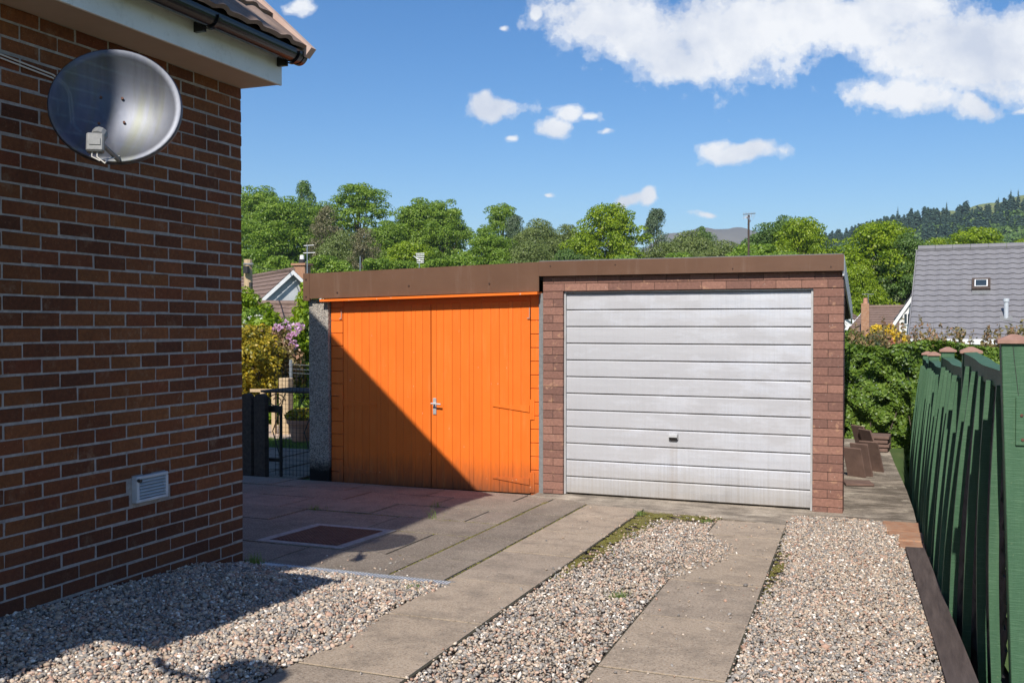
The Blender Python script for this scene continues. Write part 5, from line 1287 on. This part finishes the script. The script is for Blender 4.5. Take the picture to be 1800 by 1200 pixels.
def box_at(b, Wp, x0, x1, y0, y1, z0, z1):
    V = [Wp(x, y, z) for z in (z0, z1) for y in (y0, y1) for x in (x0, x1)]
    b.add(V, [(0, 2, 3, 1), (4, 5, 7, 6), (0, 1, 5, 4), (2, 6, 7, 3), (0, 4, 6, 2), (1, 3, 7, 5)])
# grey roofed house on the right
# front eaves run (1598,587)-(1800,585) at depth 26, ridge (1612,437)-(1800,432) further back
ang = -R(4); Lh = 9.0; Dh = 6.4; ezh = -.30
rp = at(1613, 439, 29.2); rzh = rp.z
cx_ = rp.x + math.cos(ang) * (Lh / 2 + .15); cy_ = rp.y + math.sin(ang) * (Lh / 2 + .15)
gh, Wg = gable_house('grey_roofed_house', 'house with a large grey tiled roof and small roof window behind the fence', (cx_, cy_), Lh, Dh, ezh + .02, rzh, ang, 'render', 'roofgrey', -3.2, 'wave', .30, .245, .15, 'roofgrey', seg=6)
hy = -Dh / 2
def onroof(t, x): return (x, hy * (1 - t), ezh + (rzh - ezh) * t)
# gutter and fascia along the front eaves
b = MB(); box_at(b, Wg, -Lh / 2 - .15, Lh / 2, hy - .38, hy - .22, ezh - .22, ezh - .09); b.obj('gutter', 'white', gh)
b = MB(); box_at(b, Wg, -Lh / 2 - .1, Lh / 2, hy - .22, hy - .19, ezh - .42, ezh - .12); b.obj('fascia', 'vent', gh)
b = MB(); box_at(b, Wg, -Lh / 2 - .1, Lh / 2, hy - .25, hy - .22, ezh - .50, ezh - .44); b.obj('trim', 'white', gh)
def roofbox(b, xc, t0, t1, w_, h0, h1):
    s = Vector((0, Dh / 2, rzh - ezh)).normalized(); nn = Vector((0, -s.z, s.y))
    V = []
    for hh in (h0, h1):
        for tt in (t0, t1):
            for xx in (xc - w_ / 2, xc + w_ / 2):
                q = Vector(onroof(tt, xx)) + nn * hh; V.append(Wg(q.x, q.y, q.z))
    b.add(V, [(0, 2, 3, 1), (4, 5, 7, 6), (0, 1, 5, 4), (2, 6, 7, 3), (0, 4, 6, 2), (1, 3, 7, 5)])
xw = -Lh / 2 + 1.55
b = MB(); roofbox(b, xw, .475, .60, .46, .03, .10); rw = b.obj('roof_window', 'darkwood', gh)
b = MB(); roofbox(b, xw, .50, .578, .32, .1005, .112); b.obj('window_frame', 'white', gh)
b = MB(); roofbox(b, xw, .505, .572, .27, .1125, .118); b.obj('pane', 'glass', gh)
b = MB(); roofbox(b, xw, .43, .472, .44, .04, .05); b.obj('lead_flashing', 'lnb', gh)
xp = -Lh / 2 + 2.15; pp = Vector(onroof(.17, xp)); P0 = Wg(pp.x, pp.y, pp.z); b = MB(); b.tube([P0, P0 + Vector((0, 0, .45))], .055, 10); b.tube([P0 + Vector((0, 0, .45)), P0 + Vector((0, 0, .54))], .075, 10); b.obj('vent_pipe', 'vent', gh)
b = MB(); roofbox(b, xp, .14, .19, .3, .03, .05); b.obj('pipe_flashing', 'lnb', gh)
b = MB(); q = Wg(-Lh / 2 + 2.2, hy - .06, 0); b.tube([(q.x, q.y, -3), (q.x, q.y, ezh - .15)], .05, 8); b.obj('downpipe', 'darkmetal', gh)
b = MB(); box_at(b, Wg, -Lh / 2 + 3.4, -Lh / 2 + 4.4, hy - .04, hy - .003, -2.0, -.85); b.obj('window', 'glass', gh)
b = MB(); box_at(b, Wg, -Lh / 2 + 3.3, -Lh / 2 + 3.4, hy - .05, hy - .003, -2.05, -.80); box_at(b, Wg, -Lh / 2 + 4.4, -Lh / 2 + 4.5, hy - .05, hy - .003, -2.05, -.80); b.obj('window_frame', 'white', gh)
# white gabled extension seen left of it
pe = at(1578, 551, 31)
ex, We = gable_house('white_gabled_house', 'white rendered gable with a small window left of the grey roof', (pe.x + 1.1, pe.y + 1.6), 3.0, 2.1, pe.z, 1.95, R(90), 'render', 'roofgrey', -3.2, 'wave', .3, .3, .06)
pw = at(1595, 560, 30.9)
b = MB(); b.box(pw.x - .13, pw.x + .13, pe.y + .06, pe.y + .09, pw.z - .19, pw.z + .19); wf_ = b.obj('window_frame', 'white', ex)
b = MB(); b.box(pw.x - .09, pw.x - .015, pe.y + .05, pe.y + .059, pw.z - .15, pw.z + .15); b.box(pw.x + .015, pw.x + .09, pe.y + .05, pe.y + .059, pw.z - .15, pw.z + .15); b.obj('pane', 'glass', ex)
# brown roofed house with chimney
rb_ = at(1523, 541, 44)
bh, Wb = gable_house('brown_roofed_bungalow', 'bungalow with brown tiled roof and brick chimney between the garage and grey roof', (rb_.x + math.cos(-R(20)) * 2.1, rb_.y + math.sin(-R(20)) * 2.1), 4.0, 4.4, -.35, rb_.z, -R(20), 'greyrender', 'roofbrown', -3.3, 'flat', .3, .24, .1)
b = MB(); c0 = at(1521, 548, 41.5); b.box(c0.x - .16, c0.x + .16, c0.y - .16, c0.y + .16, -.6, at(1521, 533, 41.5).z, None, .01); ch = b.obj('chimney', 'redbrick', bh)
b = MB(); b.lathe([(0, 0), (.09, 0), (.085, .22), (0, .22)], (c0.x, c0.y, at(1521, 533, 41.5).z), 10); b.obj('chimney_pot', 'terracotta', bh)
b = MB(); t0 = at(1526, 533, 41.4); b.tube([t0, at(1526, 517, 41.4)], .012, 5); b.tube([at(1515, 517, 41.4), at(1536, 517, 41.4)], .012, 5); b.obj('aerial', 'steel', bh)
wh_, _ = gable_house('small_white_house', 'small white gabled house just visible beside the garage side', (at(1478, 565, 52).x, at(1478, 565, 52).y + 2), 4.0, 2.6, -.15, .75, ang + R(90), 'render', 'roofbrown', -3.3, 'flat', .3, .3, .12)
# left houses
pa = at(515, 474, 38); dirx = at(420, 479, 46) - pa
angA = math.atan2(dirx.y, dirx.x)
Dn = 4.4; LA = 8.0
cA = (pa.x + math.cos(angA) * (LA / 2 + .25), pa.y + math.sin(angA) * (LA / 2 + .25))
hA, WA = gable_house('brown_roofed_house', 'house with brown tiled roof and pale grey gable behind the telegraph pole', cA, LA, 5.2, -.35, pa.z - .02, angA, 'greyrender', 'roofbrown', -3.4, 'flat', .3, .27, .25)
b = MB(); c0 = at(531, 480, 38.6); b.box(c0.x - .26, c0.x + .26, c0.y - .22, c0.y + .22, .8, at(531, 467, 38.6).z, None, .02); b.box(c0.x - .32, c0.x + .32, c0.y - .28, c0.y + .28, at(531, 467, 38.6).z, at(531, 465, 38.6).z + .04); b.obj('chimney', 'redbrick', hA)
b = MB(); b.lathe([(.13, 0), (.13, .22), (.11, .22)], (c0.x, c0.y, at(531, 466, 38.6).z), 10); b.obj('chimney_pot', 'darkmetal', hA)
b = MB(); b.lathe([(.09, .2), (.08, .38), (0, .4)], (c0.x, c0.y, at(531, 466, 38.6).z), 10); b.obj('pot_cowl', 'white', hA)
q0 = at(448, 534, 30); q1 = at(575, 534, 30.5)
angB = math.atan2(q1.y - q0.y, q1.x - q0.x)
hB, WBf = gable_house('low_brown_roof_house', 'low house with grey brown tiled roof in front of the pale gable', ((q0.x + q1.x) / 2 - 1.5 * math.sin(angB) + .3, (q0.y + q1.y) / 2 + 1.5 * math.cos(angB)), 3.9, 4.6, -.85, q0.z + .02, angB, 'render', 'roofbrown', -3.2, 'wave', .3, .27, .1)

# aerials
def aerial(name, label, base, top, arms, horiz=None):
    root = thing(name, base, label, 'aerial'); b = MB(); b.tube([base, top], .022, 6); b.obj('mast', 'darkwood' if horiz is None else 'steel', root)
    return root
ae = thing('television_aerial', at(1316, 450, 22), 'tall brown mast with a pale television aerial above the garage roof', 'aerial')
b = MB(); b0 = at(1316, 460, 22); b0.z -= .9; b.tube([b0, at(1316, 378, 22)], .022, 8); b.obj('mast', 'darkwood', ae)
b = MB(); b.tube([at(1306, 377, 22), at(1328, 375, 22)], .010, 6)
for k in range(8): c0 = at(1307 + k * 2.8, 376.5, 22); b.tube([c0 + Vector((0, 0, -.07 if k % 2 else -.12)), c0 + Vector((0, 0, .05))], .004, 4)
b.tube([at(1314, 381, 22), at(1319, 390, 22)], .025, 6); b.obj('aerial_head', 'steel', ae)
ae2 = thing('television_aerial', at(737, 478, 26), 'small white many barred television aerial above the orange garage', 'aerial')
b = MB(); b0 = at(737, 485, 26); b0.z -= .5; b.tube([b0, at(737, 460, 26)], .012, 6); b.obj('mast', 'steel', ae2)
b = MB()
for k in range(6): b.tube([at(731 + k * .4, 446 + k * 3.2, 26), at(746 - k * .2, 445.5 + k * 3.2, 26)], .012, 5)
b.tube([at(727, 450, 26), at(742, 460, 26)], .01, 5); b.obj('aerial_head', 'white', ae2)
ae3 = thing('television_aerial', at(540, 480, 36), 'thin twin armed aerial rising right of the far chimney', 'aerial')
b = MB(); b0 = at(540, 500, 36); b.tube([b0, at(540, 430, 36)], .018, 6); b.obj('mast', 'steel', ae3)
b = MB(); b.tube([at(534, 432, 36), at(552, 431, 36)], .013, 5); b.tube([at(533, 445, 36), at(554, 444, 36)], .013, 5); b.obj('aerial_head', 'steel', ae3)
b = MB(); b0 = at(633, 490, 30); b.tube([b0, at(633, 450, 30)], .014, 6); tag(b.obj('thin_mast', 'steel'), 'bare thin metal mast above the orange garage roof', 'mast')

# ------------------------------------------------------------ HILLS
def hill(name, m, prof, Z0, Z1, zlow, wob=1.0):
    """profile of (px,py) crest points at depth Z1, front foot at Z0"""
    pxs = np.arange(prof[0][0], prof[-1][0] + 1, 8.0); pys = np.interp(pxs, [p[0] for p in prof], [p[1] for p in prof]); NR = 14; V = []
    for i in range(NR + 3):
        t = min(1.0, i / NR); Z = Z0 + (Z1 - Z0) * (i / NR)
        for px, py in zip(pxs, pys):
            top = at(px, py, Z1); p = at(px, py, Z); s = t * t * (3 - 2 * t)
            z = zlow + (top.z - zlow) * (s if i <= NR else 1 - .12 * (i - NR)); V.append((p.x, p.y, z + wob * math.sin(px * .09 + i) * math.sin(i * .9) * (t < 1)))
    n = len(pxs); F = [(i * n + j, i * n + j + 1, (i + 1) * n + j + 1, (i + 1) * n + j) for i in range(NR + 2) for j in range(n - 1)]
    return tag(npmesh(name, np.array(V), np.array(F), m, smooth=True), None, None, kind='structure'), V, n
PR = [(1330, 480), (1400, 452), (1450, 436), (1500, 424), (1560, 408), (1600, 396), (1650, 378), (1680, 374), (1740, 362), (1800, 349), (1900, 335), (2100, 330)]
hl, HV, HN = hill('hill', 'moor', PR, 330, 620, 2.0)
hill('far_hill', 'farmoor', [(1080, 470), (1160, 420), (1180, 411), (1230, 404), (1290, 402), (1345, 410), (1400, 425), (1500, 440)], 1300, 1900, 0, 4)
hill('low_hill', 'moor', [(-400, 470), (0, 450), (420, 440), (900, 452), (1200, 450), (1400, 450), (1600, 455)], 230, 300, 2.0, .3)
# conifers and woodland on the hill
def hill_at(px, t):
    Z = 330 + 290 * t; py = np.interp(px, [p[0] for p in PR], [p[1] for p in PR]); top = at(px, py, 620); p = at(px, py, Z); s = t * t * (3 - 2 * t)
    return np.array([p.x, p.y, 2.0 + (top.z - 2.0) * s])
def conifer_mesh(r, H):
    V = []; F = []; n = 110
    for i in range(n):
        t = (i / n) ** .8; z = H * (.08 + .92 * t); rr = H * .17 * (1 - t) + .1; a = r.uniform(0, 6.28); ln = rr * r.uniform(.6, 1.15)
        d = np.array([math.cos(a), math.sin(a), 0]); s = np.array([-math.sin(a), math.cos(a), 0]) * ln * .45
        base = len(V); V += [np.array([0, 0, z + ln * .25]) - s * .4, np.array([0, 0, z + ln * .25]) + s * .4, d * ln + s + np.array([0, 0, z - ln * .35]), d * ln - s + np.array([0, 0, z - ln * .35])]
        F.append([base, base + 1, base + 2, base + 3])
    return np.array(V), np.array(F)
r = np.random.default_rng(17); protos = [conifer_mesh(r, 1.0) for _ in range(6)]
def forest(label, pts, hs, name='conifer_wood'):
    VV = []; FF = []; o = 0
    for p, h in zip(pts, hs):
        v, f = protos[r.integers(6)]; a = r.uniform(0, 6.28); c, s = math.cos(a), math.sin(a); q = v * h; q = np.column_stack([q[:, 0] * c - q[:, 1] * s, q[:, 0] * s + q[:, 1] * c, q[:, 2]]) + p
        VV.append(q); FF.append(f + o); o += len(v)
    return tag(npmesh(name, np.concatenate(VV), np.concatenate(FF), 'conifer'), label, 'conifer wood', kind='stuff')
pts = []; hs = []
for i in range(520):
    px = r.uniform(1430, 1830); t = r.uniform(.66, .99) if px < 1610 else r.uniform(.50, .68 + .03 * math.sin(px * .09) + .1 * max(0, (1680 - px) / 70))
    pts.append(hill_at(px, t)); hs.append(r.uniform(4.5, 9.0) if px < 1610 else r.uniform(5.5, 10.5))
forest('dark conifer plantation along the hillside at the right', pts, hs)
def mk_conifer():
    root = bpy.data.objects.new('conifer_tree', None); C.objects.link(root); v, f = conifer_mesh(np.random.default_rng(5), 16.0); npmesh('crown', v, f, 'conifer', root)
    b = MB(); b.tube([(0, 0, -.5), (0, 0, 14)], [.3, .05], 6); b.obj('trunk', 'bark', root); return root
cf = mk_conifer(); first = True
for px, t, s_, lab in ((1578, .99, .9, 'tallest conifer on the skyline left of the open grass hill'), (1664, .80, .5, 'dark conifer standing alone against the grass slope'), (1755, .72, .55, 'dark conifer on the open hillside left of a close pair'),
                       (1777, .75, .62, 'left conifer of the close pair near the picture edge'), (1790, .75, .58, 'right conifer of the close pair at the picture edge'), (1530, .99, .7, 'small conifer on the skyline above the lime tree')):
    p = hill_at(px, t)
    if first: cf.location = p; cf.scale = (s_,) * 3; tag(cf, lab, 'tree', 'single conifers on the hill'); first = False
    else: o = dup(cf, p, px, (s_,) * 3, lab, 'single conifers on the hill')
P = []; N = []
for i in range(420):
    px = r.uniform(1400, 1850); t = r.uniform(.05, .64); c = hill_at(px, t); R_ = r.uniform(4, 7); d = sph(r, 120); d[:, 2] = np.abs(d[:, 2]) * 1.1 - .2; P.append(c + np.array([0, 0, 2.0]) + d * R_ * np.array([1, 1, .85])); N.append(d)
V, F = leaves(np.concatenate(P), np.concatenate(N), .85, 5, .8)
tag(npmesh('hillside_wood', V, F, 'leaf_dark'), 'mixed green broadleaf wood covering the lower hillside at the right', 'wood', kind='stuff')

# ------------------------------------------------------------ AIR
b = MB(); b.box(-1450, 1450, -350, 2250, -12, 205); hz = b.obj('haze', 'white')
hm = bpy.data.materials.new('haze'); hm.use_nodes = True; hk = NT(hm.node_tree); hk.n.clear()
hk.l.new(hk.a('ShaderNodeVolumePrincipled', {'Color': (0.68, 0.84, 1.0, 1), 'Density': 0.00022, 'Anisotropy': 0.2}).outputs[0], hk.a('ShaderNodeOutputMaterial').inputs['Volume'])
hz.data.materials.clear(); hz.data.materials.append(hm); tag(hz, None, None, kind='stuff')
